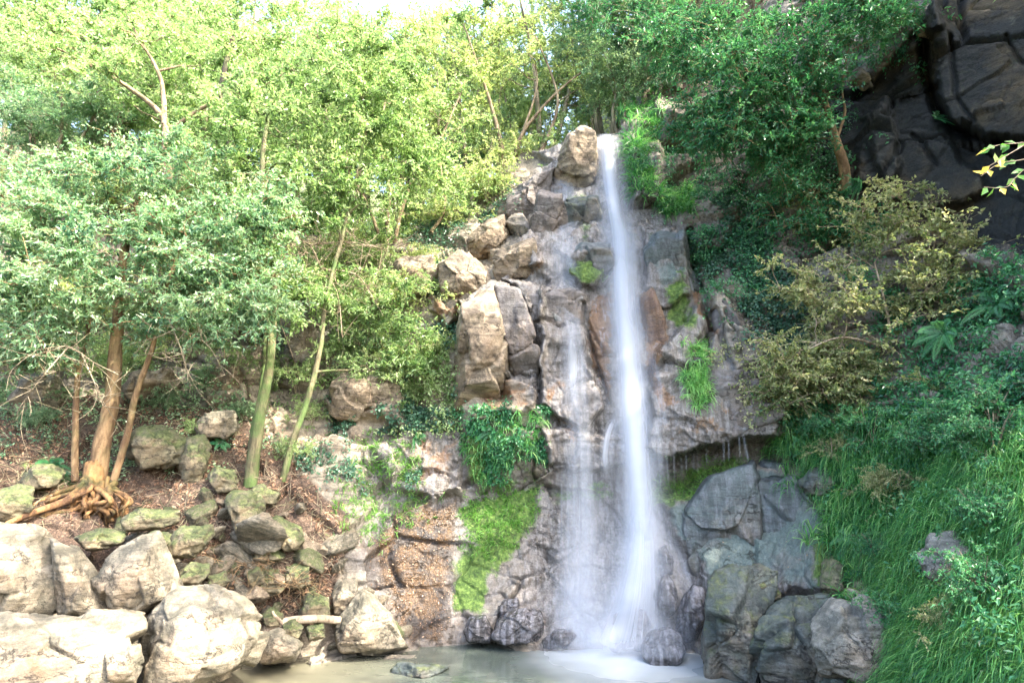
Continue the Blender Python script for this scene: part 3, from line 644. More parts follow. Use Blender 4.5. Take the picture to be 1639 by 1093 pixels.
BO('crag','wet ledge block with dripping lower edge right of the fall','rock',[(1046,722),(1062,668),(1140,600),(1200,605),(1240,640),(1236,690),(1150,703),(1076,730)],9.95,.55,M_LAV,189,14,0.9,front=0,sub=6,top=.4)
BO('crag','reddish brown panel of rock right of the main stream','rock',[(1024,480),(1046,462),(1070,530),(1062,600),(1092,640),(1058,655),(1036,600)],10.6,.3,rock_material('brown_wet_rock', False, pale=(0.24,0.135,0.07), grey=(0.12,0.06,0.03), moss_up=0, moss_amt=.05, wet=.25),190,12,0.6,front=0,sub=5,top=.3)
BO('crag','sunlit tan ledge block on the brow of the left wall','rock',[(700,425),(735,402),(772,430),(788,470),(742,488),(708,470)],11.2,.5,M_TAN,191,14,0.8,sub=6,top=.5)
BO('crag','pale lit rock face behind the mossy trunk','rock',[(330,600),(352,566),(420,560),(436,610),(420,650),(340,648)],10.9,.6,M_TAN,192,13,0.8,sub=6,top=.4)
BO('crag','rounded tan outcrop on the left wall behind the leaning sapling','rock',[(528,620),(560,595),(632,600),(646,650),(600,672),(540,664)],10.7,.6,M_TAN,193,11,0.8,sub=6,top=.4)

BO('crag','wet grey block left of the upper side stream, under the lip crag','rock',[(806,318),(850,284),(884,272),(884,330),(850,352),(812,346)],11.9,.4,M_LAV,201,14,0.7,front=1,sub=6,top=.4)
BO('crag','tall wet slab that the side stream runs over','rock',[(862,308),(900,312),(906,372),(884,440),(856,424),(850,356)],11.55,.35,M_LAV,202,14,0.8,front=1,sub=6,top=.3)
BO('crag','mossy panel of rock between the side stream and the main stream','rock',[(906,320),(955,318),(962,345),(952,390),(914,394)],11.5,.35,M_DAMP,203,14,0.7,front=1,sub=6,top=.3)
BO('crag','brown overhanging rock at the head of the tan block','rock',[(786,420),(812,396),(856,382),(866,416),(846,444),(804,446)],11.1,.4,M_TAN,204,13,0.8,front=3,sub=6,top=.4)
BO('crag','dark fractured wedge below the ivy, right of the ledge grass','rock',[(1140,500),(1160,474),(1186,510),(1232,590),(1192,608),(1152,592)],10.2,.35,M_LAV,205,14,0.8,front=2,sub=6,top=.3)
BO('crag','ridge of grey rocks climbing the sunlit brow towards the lip','rock',[(744,392),(782,352),(806,344),(812,380),(782,410),(752,416)],11.8,.4,M_TAN,206,13,0.8,front=2,sub=6,top=.5)
BO('crag','overhanging ochre block in the ivy of the left wall','rock',[(622,446),(640,418),(690,408),(702,440),(680,466),(634,470)],11.2,.4,M_TAN,207,13,0.8,front=2,sub=6,top=.5)
BO('crag','grey wall block between the mossy trunk and the leaning sapling','rock',[(442,600),(456,520),(500,476),(540,470),(546,560),(520,610),(470,620)],11.1,.5,M_GREY,208,14,0.9,front=2,sub=6,top=.4)
# ------------------------------------------------------------------ falling water: thin sheets of strands
def silk(name, dens, thin, scale_u=9.0, scale_v=0.35, soft=0.35, seed=0.0, vfade=(0.0, 0.0)):
    N = NT(name)
    uv = N.n('UVMap').outputs[0]
    su = N.n('SeparateXYZ', {0: uv}); u, v = su.outputs[0], su.outputs[1]
    mp = N.n('Mapping'); N.set(mp, 0, uv); mp.inputs['Scale'].default_value = (scale_u, scale_v, 1); mp.inputs['Location'].default_value = (seed, seed * .7, seed)
    st = N.noise(1.0, 5, mp.outputs[0], 0.62, 0.15)
    mp2 = N.n('Mapping'); N.set(mp2, 0, uv); mp2.inputs['Scale'].default_value = (scale_u * 3.2, scale_v * .6, 1); mp2.inputs['Location'].default_value = (seed, 0, seed)
    st2 = N.noise(1.0, 4, mp2.outputs[0], 0.6, 0.1)
    edge = N.math('MULTIPLY', N.ss(0.0, soft, u), N.ss(1.0, 1.0 - soft, u))
    s = N.ss(thin, thin + 0.30, N.math('ADD', N.math('MULTIPLY', st, 0.65), N.math('MULTIPLY', st2, 0.35)))
    a = N.math('MULTIPLY', N.math('MULTIPLY', edge, s), dens)
    fd = N.attr('fade').outputs['Fac']
    a = N.math('MULTIPLY', a, fd, True)
    df = N.n('BsdfDiffuse', {'Color': (0.60, 0.64, 0.71)}); tr = N.n('BsdfTranslucent', {'Color': (0.60, 0.64, 0.71)})
    wh = N.n('MixShader', {0: 0.45, 1: df, 2: tr})
    tp = N.n('BsdfTransparent')
    return N.done(N.n('MixShader', {0: a, 1: tp, 2: wh}))
SILK = {
 'core': silk('water_core', 0.76, 0.10, 3.0, 0.05, 0.5),
 'mid': silk('water_silk', 0.55, 0.30, 6.0, 0.08, 0.45, 3.1),
 'veil': silk('water_veil', 0.30, 0.30, 5.0, 0.10, 0.45, 5.7),
 'thread': silk('water_thread', 0.42, 0.40, 5.0, 0.5, 0.35, 8.2),
 'mist': silk('water_mist', 0.21, 0.12, 1.6, 0.4, 0.5, 1.3)}
def sheet(name, rows, kind, parent, off=0.10, ncol=20, seed=0, fade=(0.06, 0.06), fall=True, bulge=0.08, ripple=0.02, yfix=None):
    """rows: (py, pxL, pxR). Water keeps clear of the rock by off metres, never leans back under itself"""
    rows = np.array(rows, float); py = np.arange(rows[0, 0], rows[-1, 0] + .1, 5.0)
    def cub(col):
        xs = rows[:, 0]; ys = np.interp(py, xs, rows[:, col]); k = np.ones(5) / 5
        yp = np.pad(ys, 2, mode='edge'); return np.convolve(yp, k, 'valid')
    l, r = cub(1), cub(2); u = np.linspace(0, 1, ncol)
    PX = l[:, None] + (r - l)[:, None] * u; PY = py[:, None] + 0 * u
    pos, _ = lookup(PX, PY)
    y = pos[..., 1]
    yc = np.minimum.reduce([y, np.roll(y, 1, 1), np.roll(y, -1, 1)])
    ym = np.median(yc, axis=1)
    if fall: ym = np.minimum.accumulate(ym)
    w_ = min(41, 2 * (len(ym) // 3) + 1) if fall else 13; ym = np.convolve(np.pad(ym, w_ // 2, mode='edge'), np.ones(w_) / w_, 'valid')
    k = 4; ysm = np.stack([np.convolve(np.pad(yc[:, c], k, mode='edge'), np.ones(2 * k + 1) / (2 * k + 1), 'valid') for c in range(ncol)], 1)
    YY = (0 * ysm + ym[:, None] if fall else np.minimum(ysm, ysm)) - off - bulge * np.sin(np.pi * u)[None]
    YY = YY + ripple * fbm(np.stack([PX / 14, PY / 120, 0 * PX + seed], -1), 2, seed + 5)
    if yfix is not None: YY = YY * 0 + np.interp(py, [py[0], py[-1]], yfix)[:, None] - bulge * np.sin(np.pi * u)[None]
    v3 = P(PX, PY, YY)
    v3[..., 2] = np.maximum(v3[..., 2], -0.25)
    t = (py - py[0]) / (py[-1] - py[0] + 1e-6)
    fd = np.clip(t / max(fade[0], 1e-3), 0, 1) * np.clip((1 - t) / max(fade[1], 1e-3), 0, 1)
    ny = len(py); a = (np.arange(ny - 1)[:, None] * ncol + np.arange(ncol - 1)[None]).ravel()
    f = np.stack([a, a + ncol, a + ncol + 1, a + 1], -1)
    vl = np.concatenate([[0], np.cumsum(np.linalg.norm(np.diff(v3[:, ncol // 2], axis=0), axis=1))])
    UV = np.stack([np.broadcast_to(u, PX.shape), np.broadcast_to(vl[:, None], PX.shape)], -1).reshape(-1, 2)
    me = mesh(name, v3.reshape(-1, 3), f, SILK[kind], uv=UV, vattr={'fade': np.broadcast_to(fd[:, None], PX.shape).ravel()})
    return obj(name, me, parent)
wf = empty('waterfall', (0, 0, 0), 'tall white waterfall dropping down the middle of the cliff into the pool', 'waterfall')
MAIN = [(214,953,985),(250,954,990),(300,960,995),(350,968,1003),(375,970,1014),(450,972,1018),(520,976,1026),(600,982,1034),(660,983,1042),(720,989,1046),(800,995,1051),(850,997,1056),(900,986,1062)]
sheet('main_stream', MAIN, 'core', wf, 0.16, seed=1, fade=(0.0, 0.12))
sheet('main_stream', [(y, l + 5, r - 3) for y, l, r in MAIN], 'core', wf, 0.26, seed=2, fade=(0.02, 0.1), bulge=.12)
sheet('veil', [(y, l - 10, r + 14) for y, l, r in MAIN], 'mid', wf, 0.10, seed=3, fade=(0.02, 0.05))
sheet('veil', [(y, l - 16, r + 24) for y, l, r in MAIN[3:]], 'veil', wf, 0.20, seed=4, fade=(0.1, 0.1))
sheet('mist', [(y, l - 34, r + 36) for y, l, r in MAIN], 'mist', wf, 0.30, seed=9, fade=(0.15, 0.05))
FOOT = [(780,992,1054),(860,990,1062),(900,980,1068),(950,960,1076),(990,942,1080),(1020,922,1088),(1050,890,1104)]
sheet('foot_spray', FOOT, 'core', wf, 0.22, seed=6, fade=(0.22, 0.10), bulge=.2, fall=False)
sheet('foot_spray', [(y, l + 8, r - 6) for y, l, r in FOOT], 'mid', wf, 0.36, seed=7, fade=(0.3, 0.12), bulge=.25, fall=False)
sheet('foot_spray', [(y, l - 26, r + 40) for y, l, r in FOOT], 'mist', wf, 0.30, seed=8, fade=(0.35, 0.0), bulge=.2, fall=False)
# the thin left-hand fall
LEFT = [(255,884,930),(300,876,930),(345,868,945),(400,866,940),(450,872,935),(520,886,945),(580,892,950),(640,896,956),(700,900,960),(742,898,966)]
sheet('side_stream', LEFT, 'veil', wf, 0.05, seed=11, fade=(0.1, 0.02), fall=False, bulge=.02)
sheet('side_stream', [(500,905,930),(540,900,936),(580,896,944),(620,900,940),(680,905,945)], 'mid', wf, 0.10, seed=12, fade=(0.35, 0.5), fall=False, bulge=.04)
sheet('side_stream', [(340,930,968),(370,950,985),(395,955,990)], 'veil', wf, 0.06, seed=13, fade=(0.2, 0.2), fall=False, bulge=.02)
sheet('free_fall', [(700,896,962),(760,892,968),(860,888,975),(960,882,985),(1038,872,1000)], 'veil', wf, 0.12, seed=14, fade=(0.12, 0.03))
sheet('free_fall', [(715,880,1000),(860,872,1010),(1045,846,1020)], 'mist', wf, 0.22, seed=15, fade=(0.3, 0.02))
sheet('step_stream', [(664,976,998),(690,962,990),(720,956,986),(735,955,986),(770,958,992)], 'mid', wf, 0.12, seed=16, fade=(0.15, 0.3), bulge=.04)
sheet('step_stream', [(665,1028,1062),(700,1034,1066),(780,1040,1074)], 'veil', wf, 0.14, seed=17, fade=(0.15, 0.4), bulge=.04)
for k, (x0, x1, y0, y1) in enumerate([(908,912,745,1000),(918,920,745,930),(926,930,748,1020),(938,938,750,900),(899,898,745,930),(1052,1058,700,800),(1066,1070,715,780),(1078,1080,722,770),(1110,1111,724,756),(1116,1117,722,760),(1130,1131,716,750),(1158,1159,706,745),(1166,1167,704,742),(1188,1200,690,748),(1182,1186,692,738),(693,693,742,808),(1090,1091,728,760),(1098,1099,726,756)]):
    w = 4.5 if k in (2, 13) else 2.6
    sheet('thread', [(y0, x0 - w, x0 + w), (y1, x1 - w * .8, x1 + w * .8)], 'thread', wf, 0.05, ncol=5, seed=20 + k, fade=(0.15, 0.3), bulge=.01, ripple=0.004)
sheet('veil', [(540,1140,1172),(600,1146,1190),(650,1160,1204),(692,1176,1206)], 'veil', wf, 0.04, seed=50, fade=(0.15, 0.02), fall=False, bulge=.01)
sheet('veil', [(560,1030,1052),(620,1040,1066),(690,1048,1078)], 'veil', wf, 0.06, seed=51, fade=(0.15, 0.1), fall=False, bulge=.02)
sheet('foot_spray', [(850,1062,1084),(900,1070,1104),(960,1090,1130),(1020,1100,1140),(1040,1100,1142)], 'veil', wf, 0.10, seed=53, fade=(0.2, 0.05), fall=False, bulge=.03)
sheet('foot_spray', [(915,880,960),(960,874,955),(1010,868,950),(1036,866,950)], 'veil', wf, 0.12, seed=54, fade=(0.12, 0.05), fall=False, bulge=.03)

sheet('foot_spray', [(780,960,1100),(860,930,1110),(950,895,1130),(1010,865,1150),(1055,840,1165)], 'mist', wf, 0.55, seed=60, fade=(0.4, 0.0), fall=False, bulge=.35)

sheet('side_stream', [(262,890,918),(300,884,916),(340,876,914),(390,872,922),(440,876,934),(470,884,936)], 'veil', wf, 0.05, seed=61, fade=(0.15, 0.2), fall=False, bulge=.02)
sheet('side_stream', [(640,898,940),(700,902,950),(800,896,958),(900,884,966),(1040,866,985)], 'veil', wf, 0.16, seed=62, fade=(0.2, 0.05))
# ------------------------------------------------------------------ plant materials
def leaf_mat(name, c0, c1, c2, trans=0.38, rough=0.42, tboost=1.6, spec=0.45):
    N = NT(name)
    t = N.attr('tone').outputs['Fac']
    col = N.ramp(t, [(0.08, c0), (0.5, c1), (0.95, c2)])
    nd = N.n('BsdfPrincipled', {'Base Color': col, 'Roughness': rough, 'Specular IOR Level': spec})
    tc = N.mix(1.0, col, (tboost, tboost * 1.05, tboost * 0.72), 'MULTIPLY')
    tr = N.n('BsdfTranslucent', {'Color': tc})
    return N.done(N.n('MixShader', {0: trans, 1: nd, 2: tr}))
def bark_mat(name, c0, c1, moss=0.35):
    N = NT(name); p = N.pos()
    a = N.noise(6, 5, N.pos((1, 1, 0.25)), 0.65, 0.5); b = N.noise(2.2, 4, p, 0.6)
    c = N.mix(N.ss(.40, .62, a), c0, c1); c = N.mix(N.math('MULTIPLY', N.ss(.55, .7, N.noise(30, 4, p, .7)), .6), c, tuple(x * .35 for x in c0))
    c = N.mix(N.math('MULTIPLY', N.ss(.46, .66, N.math('ADD', b, max(0.0, moss - .6) * .2)), moss), c, (0.075, 0.125, 0.03))
    bp = N.n('Bump', {'Strength': 1.0, 'Distance': .035, 'Height': N.math('ADD', N.noise(22, 5, N.pos((1, 1, 0.25)), .75), N.noise(5, 3, p))})
    return N.done(N.n('BsdfPrincipled', {'Base Color': c, 'Roughness': .85, 'Normal': bp.outputs[0]}))
L_TEAL = leaf_mat('leaf_glossy_green', (0.045, 0.12, 0.07), (0.19, 0.32, 0.175), (0.46, 0.56, 0.36), 0.46, 0.28, 1.4)
L_LIME = leaf_mat('leaf_light_green', (0.07, 0.14, 0.04), (0.25, 0.36, 0.15), (0.53, 0.60, 0.34), 0.5, 0.4, 1.4)
L_YELL = leaf_mat('leaf_yellow_green', (0.16, 0.20, 0.065), (0.32, 0.39, 0.16), (0.54, 0.58, 0.32), 0.5, 0.5)
L_DEEP = leaf_mat('leaf_deep_green', (0.016, 0.085, 0.040), (0.050, 0.20, 0.080), (0.16, 0.35, 0.15), 0.32, 0.33)
L_IVY = leaf_mat('leaf_ivy', (0.016, 0.055, 0.030), (0.042, 0.115, 0.065), (0.10, 0.19, 0.11), 0.18, 0.35)
L_OLIVE = leaf_mat('leaf_olive', (0.10, 0.15, 0.055), (0.26, 0.29, 0.13), (0.48, 0.43, 0.25), 0.38, 0.5)
L_GRASS = leaf_mat('grass_blade', (0.018, 0.10, 0.038), (0.090, 0.29, 0.075), (0.34, 0.56, 0.20), 0.38, 0.36)
L_GRASSL = leaf_mat('grass_light', (0.05, 0.14, 0.025), (0.14, 0.31, 0.06), (0.30, 0.47, 0.14), 0.42, 0.42)
L_DRY = leaf_mat('dead_leaf', (0.08, 0.04, 0.022), (0.24, 0.135, 0.08), (0.48, 0.33, 0.21), 0.15, 0.7, 1.1)
L_SPRIG = leaf_mat('sprig_leaf', (0.05, 0.16, 0.03), (0.14, 0.33, 0.06), (0.80, 0.58, 0.10), 0.4, 0.4)
B_TAN = bark_mat('bark_tan', (0.13, 0.075, 0.035), (0.34, 0.22, 0.11), 0.3)
B_MOSS = bark_mat('bark_mossy', (0.07, 0.06, 0.03), (0.20, 0.17, 0.09), 0.95)
B_GREY = bark_mat('bark_grey', (0.12, 0.095, 0.06), (0.33, 0.27, 0.18), 0.4)
B_DEAD = bark_mat('bark_bleached', (0.22, 0.16, 0.10), (0.44, 0.34, 0.24), 0.0)
B_ROOT = bark_mat('bark_root', (0.075, 0.036, 0.015), (0.30, 0.165, 0.065), 0.4)
# ------------------------------------------------------------------ plant builders
def unit(a): return a / (np.linalg.norm(a, axis=-1, keepdims=True) + 1e-9)
def leaf_arrays(pos, dirn, nrm, ln, wd, fold=0.25):
    """kite-shaped leaves: base, side, tip, side"""
    dirn = unit(dirn); sd = unit(np.cross(dirn, nrm)); up = np.cross(sd, dirn)
    ln = np.broadcast_to(ln, len(pos))[:, None]; wd = np.broadcast_to(wd, len(pos))[:, None]
    a = pos; b = pos + dirn * ln * .42 + sd * wd * .5 + up * wd * fold; c = pos + dirn * ln - up * ln * .12; d = pos + dirn * ln * .42 - sd * wd * .5 + up * wd * fold
    v = np.stack([a, b, c, d], 1).reshape(-1, 3)
    f = np.arange(len(pos) * 4).reshape(-1, 4)
    return v, f
class Tubes:
    def __init__(s, n=6): s.v = []; s.f = []; s.k = 0; s.n = n
    def add(s, pts, rad, n=None, cap=True):
        n = n or s.n
        p = np.asarray(pts, float); r = np.broadcast_to(np.asarray(rad, float), len(p)); m = len(p)
        t = unit(np.gradient(p, axis=0)); ref = np.array([0.31, 0.11, 0.95]) if abs(t[0, 2]) < .9 else np.array([1.0, 0.2, 0])
        u = unit(np.cross(t, ref)); w = np.cross(t, u)
        an = np.linspace(0, 2 * np.pi, n, endpoint=False)
        ring = p[:, None] + r[:, None, None] * (np.cos(an)[None, :, None] * u[:, None] + np.sin(an)[None, :, None] * w[:, None])
        s.v.append(ring.reshape(-1, 3))
        i = (np.arange(m - 1)[:, None] * n + np.arange(n)[None]).ravel(); j = (np.arange(m - 1)[:, None] * n + (np.arange(n)[None] + 1) % n).ravel()
        s.f.append(np.stack([i, j, j + n, i + n], -1) + s.k); s.k += m * n
    def mesh(s, name, mat): return mesh(name, np.concatenate(s.v), np.concatenate(s.f), mat)
def curve(pts, n=10):
    """Catmull-Rom through the points"""
    p = np.asarray(pts, float); q = np.concatenate([[2 * p[0] - p[1]], p, [2 * p[-1] - p[-2]]])
    o = []
    for k in range(len(p) - 1):
        t = np.linspace(0, 1, n, endpoint=(k == len(p) - 2))[:, None]; a, b, c, d = q[k:k + 4]
        o.append(0.5 * ((2 * b) + (c - a) * t + (2 * a - 5 * b + 4 * c - d) * t ** 2 + (3 * b - a - 3 * c + d) * t ** 3))
    return np.concatenate(o)
def grow(stems, clumps, seed, r_tip=0.006, leaf=0.06, per=160, spread=0.38, tone=0.5, droop=0.2, aspect=0.42, bias=0.5, rmin=0.0):
    """stems: list of (points, r0, r1); clumps: (n,3) foliage centres. Branches join every clump to the nearest wood below it.
    returns (list of stem Tubes), branch Tubes, leaf verts, faces, tone"""
    rg = np.random.default_rng(seed)
    st = []; nodes = []; nr = []
    for pts, r0, r1 in stems:
        c = curve(pts, 8); c = c + 0.02 * fbm(c * 1.5, 2, seed)[:, None] * np.array([1, 1, 0])
        r = np.linspace(r0, r1, len(c)); T = Tubes(9); T.add(c, r * (1 + .12 * fbm(c * 4, 2, seed + 1))); st.append(T)
        for k in range(len(c) // 3, len(c)): nodes.append(c[k]); nr.append(r[k])
    nodes = np.array(nodes); nr = np.array(nr)
    clumps = np.asarray(clumps, float)
    order = np.argsort([np.min(np.linalg.norm(nodes - c, axis=1)) for c in clumps])
    B = Tubes(5); Lp, Ld, Lt = [], [], []
    for ci in order:
        c = clumps[ci]
        d = c - nodes; ds = np.linalg.norm(d, axis=1)
        cost = ds + np.where(d[:, 2] < 0.1 * ds, 0.6 * ds, 0) - 1.2 * np.minimum(nr, 0.05)
        k = int(np.argmin(cost)); a = nodes[k]; L = ds[k]
        mid = (a + c) / 2 + rg.normal(size=3) * 0.10 * L + np.array([0, 0, 0.06 * L])
        pts = curve([a, a * .5 + mid * .5 + rg.normal(size=3) * .04 * L, mid, mid * .5 + c * .5 + rg.normal(size=3) * .05 * L, c], 3)
        r0 = min(nr[k] * 0.75, 0.010 + 0.011 * L + rmin); rr = np.linspace(r0, max(r_tip, r0 * .45), len(pts))
        B.add(pts, rr)
        nodes = np.concatenate([nodes, pts[3:]]); nr = np.concatenate([nr, rr[3:]])
        out = unit((c - a)[None])[0]
        nt_ = max(3, per // 18); cs = spread * rg.uniform(.7, 1.25); ct = np.clip(tone + rg.normal() * .13, 0.05, .95)
        for _ in range(nt_):
            tip = c + rg.normal(size=3) * cs * np.array([1, 1, .62]) + out * cs * .3
            tw = curve([c - out * cs * .3 * rg.random(), (c + tip) / 2 + rg.normal(size=3) * .1 * cs, tip - np.array([0, 0, droop * cs])], 3)
            B.add(tw, np.linspace(r_tip, r_tip * .4, len(tw)), 3)
            m = per // nt_
            t = rg.uniform(.15, 1.08, m); ii = np.clip(t * (len(tw) - 1), 0, len(tw) - 1.001); lo = ii.astype(int); fr = (ii - lo)[:, None]
            base = tw[lo] * (1 - fr) + tw[np.minimum(lo + 1, len(tw) - 1)] * fr
            dr = unit(unit((tip - c)[None]) * .6 + rg.normal(size=(m, 3)) * .75 + np.array([0, 0, -droop]))
            Lp.append(base + rg.normal(size=(m, 3)) * .05 * cs); Ld.append(dr); Lt.append(np.clip(ct + rg.normal(size=m) * .16, 0, 1))
    pos = np.concatenate(Lp); dr = np.concatenate(Ld); tn = np.concatenate(Lt)
    nrm = unit(rg.normal(size=pos.shape) * .8 + np.array([0, 0, bias * 1.6]))
    sz = leaf * rg.uniform(.55, 1.45, len(pos))
    v, f = leaf_arrays(pos, dr, nrm, sz, sz * aspect)
    return st, B, v, f, tn
def plant(name, label, cat, origin, stems, clumps, leafmat, bark, seed, group=None, stem_name='trunk', crown='crown', **kw):
    """a tree or shrub: an Empty at its foot with trunk(s), branches and crown"""
    o = np.asarray(origin, float)
    st, B, v, f, tn = grow([(np.asarray(p) - o, a, b) for p, a, b in stems], np.asarray(clumps) - o, seed, **kw)
    e = empty(name, o.tolist(), label, cat, group)
    for T in st: obj(stem_name, T.mesh(stem_name, bark), e)
    obj('branches', B.mesh('branches', bark), e)
    obj(crown, mesh(crown, v, f, leafmat, smooth=False, fattr={'tone': tn}), e)
    return e
def blob(rg, n, px, py, rx, ry, Y, rY):
    """clump centres filling an ellipsoid given by where it stands in the hollow"""
    d = unit(rg.normal(size=(n, 3))) * (rg.random((n, 1)) ** .45)
    return P(px + d[:, 0] * rx, py + d[:, 1] * ry, Y + d[:, 2] * rY)
def px_pts(*a): return [P(x, y, Y) for x, y, Y in a]
rg = np.random.default_rng(77)
# ------------------------------------------------------------------ the tree on the bare roots
b0 = np.array(surf(150, 776)); b0[1] -= .15
by = float(b0[1])
stems = [(px_pts((150,782,by),(168,700,by+.05),(184,600,by+.1),(188,520,by+.1),(196,420,by+.2),(222,300,by+.4)), .145, .05),
         (px_pts((119,770,by+.05),(121,690,by+.1),(124,610,by+.15),(140,520,by+.2),(150,430,by-.3)), .052, .028),
         (px_pts((182,768,by+.05),(206,680,by),(226,610,by-.1),(246,555,by-.2),(262,470,by-.4),(300,380,by-.5)), .055, .026)]
cl = np.concatenate([blob(rg, 60, 120, 370, 180, 120, by - .5, .9), blob(rg, 60, 320, 400, 150, 95, by - .3, .9), blob(rg, 40, 80, 470, 150, 60, by - .6, .6), blob(rg, 52, 330, 495, 150, 62, by - .4, .6), blob(rg, 30, 60, 540, 110, 40, by - .3, .6), blob(rg, 22, 420, 350, 70, 80, by, .6), blob(rg, 40, 20, 300, 160, 90, by - .4, .8), blob(rg, 30, 230, 270, 140, 60, by, .8)])
tr = plant('leaning_tree', 'three-stemmed tree standing on a tangle of bare orange roots on the left bank', 'tree', b0, stems, cl, L_TEAL, B_TAN, 5, leaf=.07, rmin=.008, per=240, spread=.20, tone=.5, droop=.25)
# roots
T = Tubes(7); rr = np.random.default_rng(8); o = b0
for k in range(38):
    a = rr.uniform(0, 1); sx = 150 + rr.normal() * 14; sy = 768 + rr.uniform(-6, 14)
    ex = rr.choice([rr.uniform(120, 205), rr.uniform(60, 130)], p=[.75, .25]); ey = rr.uniform(810, 846)
    mx = sx + (ex - sx) * .6 + rr.normal() * 14; my = sy + (ey - sy) * .45 + rr.normal() * 6
    yb = by - .22 + rr.normal() * .05
    pts = curve(px_pts((sx, sy, yb + .1), (mx, my, yb - .10 + rr.normal() * .05), (ex + rr.normal() * 6, (my + ey) / 2, yb - .14 + rr.normal() * .05), (ex, ey, yb - .02)), 6) - o
    r0 = rr.uniform(.018, .05); T.add(pts, np.linspace(r0, r0 * .5, len(pts)) * (1 + .2 * fbm(pts * 8, 2, k)))
for pts, r0 in [([(146,778,by-.2),(110,800,by-.45),(60,818,by-.7),(10,838,by-.9)], .075), ([(150,790,by-.2),(120,815,by-.4),(80,822,by-.55),(30,845,by-.7)], .05), ([(175,776,by-.15),(198,800,by-.2),(204,838,by-.2)], .05), ([(140,774,by-.1),(90,790,by-.2),(40,815,by-.4)], .05)]:
    c = curve(px_pts(*pts), 8) - o; T.add(c, np.linspace(r0, r0 * .45, len(c)))
c = curve(px_pts((150,742,by-.02),(150,780,by-.12),(148,806,by-.12)), 8) - o; T.add(c, np.linspace(.13, .20, len(c)) * np.linspace(1, .75, len(c)), 10)
obj('roots', T.mesh('roots', B_ROOT), tr)
# ------------------------------------------------------------------ two thinner trees nearer the wall
def on(px, py): return surfY(px, py)
y1 = on(402, 772) - .05
plant('mossy_tree', 'slim tree with green mossy trunk rising from the mossy rubble', 'tree', P(402, 776, y1), [(px_pts((402,780,y1),(412,700,y1),(426,620,y1+.05),(436,540,y1+.1),(440,430,y1+.1),(420,300,y1-.1),(428,180,y1)), .105, .035), (px_pts((398,775,y1+.1),(405,690,y1+.25),(420,610,y1+.4),(428,480,y1+.5)), .05, .03)],
      np.concatenate([blob(rg, 70, 400, 220, 150, 160, y1 + .2, 1.0), blob(rg, 40, 540, 110, 90, 120, y1 + .6, .8), blob(rg, 16, 400, 440, 70, 60, y1, .6)]), L_LIME, B_MOSS, 6, leaf=.08, rmin=.006, per=200, spread=.28, tone=.5)
y2 = on(455, 765) - .05
plant('leaning_sapling', 'thin pale tree leaning right, next to the mossy trunk', 'tree', P(452, 768, y2), [(px_pts((450,770,y2),(470,700,y2),(494,630,y2+.1),(512,560,y2+.2),(522,480,y2+.3),(560,330,y2+.5),(590,200,y2+.5)), .062, .028)],
      np.concatenate([blob(rg, 55, 600, 190, 90, 170, y2 + .7, .8), blob(rg, 14, 540, 330, 60, 70, y2 + .5, .5), blob(rg, 14, 690, 280, 60, 60, y2 + 1.2, .5), blob(rg, 20, 590, 490, 80, 60, y2 + .7, .3), blob(rg, 14, 480, 470, 60, 50, y2 + .2, .3), blob(rg, 12, 650, 570, 60, 50, y2 + .8, .2)]), L_LIME, B_MOSS, 7, leaf=.08, rmin=.006, per=200, spread=.28, tone=.42)
# ------------------------------------------------------------------ the wood above: five models, many trees
def forest_model(k, h, mat, bark, leaf, n, lean):
    r_ = np.random.default_rng(300 + k); st = []; cl = []
    for s in range(r_.integers(2, 4)):
        a = r_.uniform(0, 6.28); dx, dy = math.cos(a) * lean, math.sin(a) * lean
        top = h * r_.uniform(.68, .9); w = r_.normal(size=(3, 2)) * .18
        pts = [(0.1 * dx, .1 * dy, -.3), (dx * .25 * h + w[0, 0], dy * .25 * h + w[0, 1], top * .33), (dx * .55 * h + w[1, 0], dy * .55 * h + w[1, 1], top * .66), (dx * .9 * h + w[2, 0], dy * .9 * h + w[2, 1], top)]
        st.append((np.array(pts), .05 + .008 * h, .02))
        m = n
        d = unit(r_.normal(size=(m, 3))) * (r_.random((m, 1)) ** .5)
        cl.append(np.array(pts[3]) * np.array([1, 1, .82]) + d * np.array([h * .27, h * .27, h * .34]))
    cl = np.concatenate(cl); cl[:, 2] = np.maximum(cl[:, 2], h * .22)
    return grow(st, cl, 40 + k, leaf=leaf, per=200, spread=.33, tone=.5, droop=.15, rmin=.006)
models = []
for k, (h, mat, bark, leaf, n, lean) in enumerate([(7.0, L_LIME, B_GREY, .10, 34, .12), (8.5, L_LIME, B_GREY, .10, 40, .16), (6.0, L_YELL, B_GREY, .10, 18, .26), (7.5, L_YELL, B_GREY, .11, 20, .20), (5.0, L_TEAL, B_GREY, .09, 30, .18)]):
    st, B, v, f, tn = forest_model(k, h, mat, bark, leaf, n, lean)
    models.append(([T.mesh('trunk', bark) for T in st], B.mesh('branches', bark), mesh('crown', v, f, mat, smooth=False, fattr={'tone': tn})))
FL = ['slender leafy tree of the bright green wood above the cliff', 'slender leafy tree of the bright green wood above the cliff', 'airy yellow-green tree of the sunlit wood above the cliff', 'airy yellow-green tree of the sunlit wood above the cliff', 'small dark-leaved tree in the sunlit wood above the cliff']
FG = ['green trees of the wood', 'green trees of the wood', 'yellow-green trees of the wood', 'yellow-green trees of the wood', 'dark trees of the wood']
def tree_at(X, Yw, k, s, rz, z=None):
    z = float(hill(np.array(X), np.array(Yw))) if z is None else z
    e = empty('woodland_tree', (X, Yw, z - .1), FL[k], 'tree', FG[k]); e.scale = (s, s, s); e.rotation_euler = (0, 0, rz)
    for m in models[k][0]: obj('trunk', m, e)
    obj('branches', models[k][1], e); obj('crown', models[k][2], e)
    return e
r_ = np.random.default_rng(12)
spots = []
